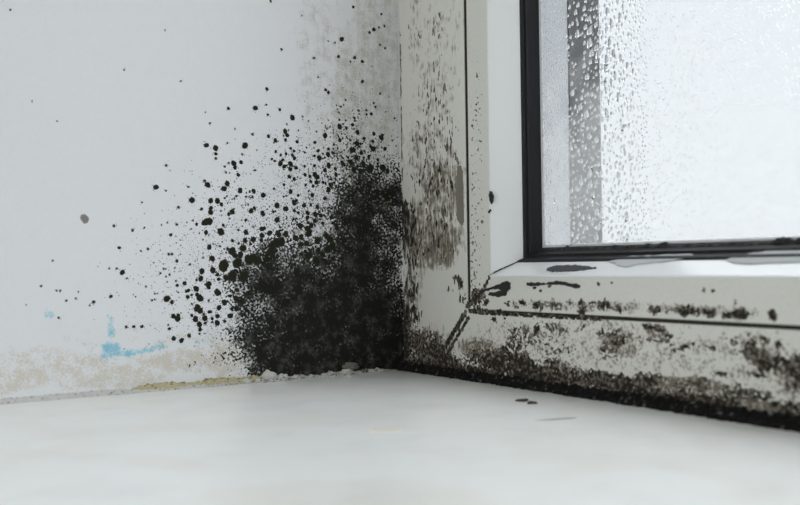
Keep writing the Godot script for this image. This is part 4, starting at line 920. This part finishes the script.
func joints() -> void:
	var crusty := plain(Color.WHITE, 0.9, 0.25)
	crusty.vertex_color_use_as_albedo = true
	var n1 := noise(61, 0.25, 4)
	var n2 := noise(62, 0.06, 3)
	# dirty sealant between frame and sill
	var section := func(x: float, t: float) -> Vector3:
		var wide := 7.0 + 2.0 * n2.get_noise_1d(x) + 1.6 * n1.get_noise_1d(x) + 3.0 * smoothstep(150.0, 280.0, x)
		var tall := 4.6 + 1.6 * n1.get_noise_1d(x + 400.0)
		var a := t * PI / 2
		var r := 1.0 + 0.22 * n1.get_noise_2d(x * 1.5, t * 14.0) - 0.18 * sin(a * 2.0)
		return Vector3(x, maxf(tall * cos(a) * r, -0.1), maxf(wide * sin(a) * r, -0.1)) * MM
	var dirt := func(x: float, t: float) -> Color:
		var v := n1.get_noise_2d(x * 1.2, t * 20.0 + 50.0)
		return Color(0.014, 0.014, 0.013).lerp(Color(0.3, 0.29, 0.26), clampf((v - 0.42) * 5.0, 0.0, 0.7))
	var o := put("frame_sealant", bead([3.0, 430.0], section, 420, 7, dirt), crusty)
	tag(o, "blackened crumbling sealant bead where the window frame meets the sill", "sealant")
	# yellowed foam and white plaster crumbs between wall and sill
	var foam := func(z: float, t: float) -> Vector3:
		var ends := smoothstep(86.0, 100.0, z) * (1.0 - smoothstep(160.0, 182.0, z))
		var s := (2.2 + 0.5 * n1.get_noise_1d(z) + 1.1 * n2.get_noise_1d(z)) * ends + 0.05
		var a := t * PI / 2
		var r := 1.0 + 0.15 * n1.get_noise_2d(z * 0.8, t * 12.0)
		return Vector3(s * 1.5 * sin(a) * r, s * 1.5 * cos(a) * r, z) * MM
	var ochre := func(z: float, t: float) -> Color:
		var v := n1.get_noise_2d(z * 1.1, t * 16.0 + 90.0)
		return Color(0.5, 0.45, 0.28).lerp(Color(0.04, 0.036, 0.022), clampf((v - 0.22) * 4.0 + 2.2 * (0.32 - t), 0.0, 1.0))
	tag(put("foam_strip", bead([86.0, 182.0], foam, 200, 7, ochre), crusty), "thin yellowed strip of old foam at the foot of the wall", "foam strip")
	var ridge := func(z: float, t: float) -> Vector3:
		var ends := smoothstep(6.0, 20.0, z) * (1.0 - 0.35 * smoothstep(92.0, 104.0, z) * (1.0 - smoothstep(165.0, 185.0, z)))
		var s := (1.9 - 0.7 * (1.0 - smoothstep(70.0, 95.0, z)) + (1.1 * n1.get_noise_1d(z + 77.0) + 0.8 * n2.get_noise_1d(z + 30.0)) * (1.0 - 0.7 * smoothstep(110.0, 150.0, z))) * ends + 0.12
		var a := t * PI / 2
		var r := 1.0 + 0.3 * n1.get_noise_2d(z * 1.1, t * 12.0 + 5.0)
		r = lerpf(r, 1.0, 0.6 * smoothstep(110.0, 150.0, z))
		return Vector3(s * (1.3 + 2.2 * (1.0 - smoothstep(170.0, 190.0, z))) * sin(a) * r, s * 1.25 * cos(a) * r, z) * MM
	var chalk := func(z: float, t: float) -> Color:
		var v := n1.get_noise_2d(z * 1.3, t * 18.0 + 140.0)
		return Color(0.58, 0.575, 0.55).lerp(Color(0.16, 0.155, 0.14), clampf((v - 0.15 - 0.2 * smoothstep(100.0, 160.0, z)) * 6.0, 0.0, 1.0))
	tag(put("plaster_ridge", bead([4.0, 290.0], ridge, 500, 6, chalk), crusty), "cracked grey-white filler along the joint of wall and sill", "filler")
	var white := plain(Color8(205, 203, 196), 0.9, 0.2)
	var grey := plain(Color8(120, 118, 110), 0.9, 0.2)
	var lumps := [
		[Vector3(2.6, 2.6, 93.5), Vector3(2.6, 3.2, 4.0), "largest white plaster crumb at the foot of the black mould", white],
		[Vector3(3.0, 1.6, 85.5), Vector3(2.2, 1.9, 3.6), "white plaster crumb right of the largest crumb", white],
		[Vector3(3.4, 1.0, 107.5), Vector3(2.0, 1.6, 2.6), "small white plaster crumb at the end of the yellow foam", white],
		[Vector3(3.2, 0.8, 100.5), Vector3(1.8, 1.2, 3.0), "flat white plaster crumb left of the largest crumb", white],
		[Vector3(2.8, 0.8, 77.0), Vector3(1.6, 1.2, 3.2), "low white plaster crumb below the dense black mould", white],
		[Vector3(2.2, 4.6, 39.5), Vector3(2.0, 2.1, 5.2), "grey plaster lump stuck in the blackened corner", grey],
		[Vector3(3.2, 1.6, 42.5), Vector3(1.9, 1.6, 4.2), "lighter plaster flake under the grey lump in the corner", white],
		[Vector3(3.0, 1.0, 31.0), Vector3(1.6, 1.2, 2.6), "small grey crumb nearest the window frame", grey],
	]
	for k in lumps.size():
		var l: Array = lumps[k]
		var c := put("plaster_crumb", crumb(l[1], 70 + k, 0.7), l[3])
		c.position = l[0] * MM
		tag(c, l[2], "crumb", "plaster crumbs in the joint")
	var rust := plain(Color8(74, 62, 56), 0.85)
	for k in 2:
		var c := put("dirt_flake", crumb(Vector3([2.6, 2.0][k], 0.7, [3.2, 2.4][k]), 90 + k, 0.6), rust)
		c.position = Vector3([151.3, 160.3][k], 0.35, [35.2, 37.0][k]) * MM
		tag(c, ["larger brown dirt flake on the sill near the frame", "smaller brown dirt flake on the sill near the frame"][k], "flake", "dirt flakes on the sill")
	var drip := PackedFloat32Array()
	for k in 18:
		var t := TAU * k / 18
		drip.append(180.0 + 3.2 * cos(t) + 3.0 * sin(t))
		drip.append(130.0 - 5.5 * cos(t) + 1.8 * sin(t) * (1.0 - 0.4 * cos(t)))
	tag(put("paint_drip", slab(drip, on_sill, Vector3.UP, 0.25), plain(Color8(236, 232, 214), 0.35)), "faint cream drip of dried paint on the middle of the sill", "paint drip")
	var line := PackedFloat32Array()
	for k in 24:
		var t := TAU * k / 24
		var s := cos(t)
		line.append(200.2 + 2.6 * s + (1.0 + 0.5 * s) * 0.9 * sin(t))
		line.append(59.0 - 9.0 * s + (1.0 + 0.5 * s) * 0.5 * sin(t))
	tag(put("grime_streak", slab(line, on_sill, Vector3.UP, 0.08), plain(lin(0.16, 0.16, 0.155), 0.6)), "short grey streak of grime on the sill", "streak")


func condensation() -> void:
	var water := StandardMaterial3D.new()
	water.albedo_color = Color(1, 1, 1, 0.0)
	water.transparency = BaseMaterial3D.TRANSPARENCY_ALPHA
	water.roughness = 0.0
	water.refraction_enabled = true
	water.refraction_scale = 0.033
	var singles := []
	for k in range(0, drops.size(), 3):
		var b := Builder.new()
		var r := drops[k + 2]
		drop(b, 0, 0, r * 0.85, r * rng.randf_range(1.1, 1.5), rng.randf_range(-0.5, 0.05), r * 0.5, 14)
		for i in b.v.size():
			b.v[i].z -= PANE_Z * MM
		var o := put("water_drop", b.done(), water)
		o.position = Vector3(drops[k], drops[k + 1], PANE_Z) * MM
		tag(o, "", "water drop", "larger drops on the pane")
		singles.append([o, drops[k], drops[k + 1]])
	for u in [[0.0, 124.5, "before the pale reveal"], [124.5, 139.0, "left in the dark strip"], [139.0, 147.0, "right in the dark strip"], [147.0, 400.0, "right of the dark strip"]]:
		for w in [[0.0, 140.0, "lowest", "lower pane"], [140.0, 400.0, "lowest", "upper pane"]]:
			var here := singles.filter(func(e): return e[1] >= u[0] and e[1] < u[1] and e[2] >= w[0] and e[2] < w[1])
			here.sort_custom(func(e, f): return e[2] < f[2])
			for k in here.size():
				here[k][0].set_meta("label", "%s clear water drop %s, in the %s" % [ordinal(k, w[2]), u[2], w[3]])
	var fine := Builder.new()
	var made := {}
	for n in 34000:
		var x := rng.randf_range(101.0, 400.0)
		var y := rng.randf_range(73.5, 320.0)
		var band := smoothstep(118.0, 128.0, x) * (1.0 - smoothstep(158.0, 176.0, x))
		var r := rng.randf_range(0.35, 0.7) + band * rng.randf() * rng.randf() * 1.7
		if x > 176.0:
			r *= 0.7
		if x > 176.0 and rng.randf() < 0.6:
			continue
		if x > 121.0 and x < 134.0 and y > 150.0 + 8.0 * sin(x) and rng.randf() < 0.8:
			continue
		var cell := Vector2i(int(x / 1.6), int(y / 1.6))
		var near := false
		for i in range(-1, 2):
			for j in range(-1, 2):
				for q in made.get(cell + Vector2i(i, j), []):
					if absf(q.x - x) < (q.z + r) * 0.95 and absf(q.y - y) < (q.z + r) * (1.05 + 0.4 * band):
						near = true
		for k in range(0, drops.size(), 3):
			if Vector2(drops[k] - x, (drops[k + 1] - y) * 0.75).length() < drops[k + 2] * 1.25 + r:
				near = true
				break
		if near:
			continue
		if not made.has(cell):
			made[cell] = []
		made[cell].append(Vector3(x, y, r))
		var flat_ := lerpf(0.4, 0.62, band) if x < 172.0 else 0.09
		drop(fine, x, y, r * 0.9, r * rng.randf_range(1.0, 1.0 + 0.9 * band), rng.randf_range(-0.7, 0.1), r * flat_, 8)
	var o := put("condensation", fine.done(), water)
	tag(o, "fine beads of condensation covering the cold window pane", "condensation", "", "stuff")
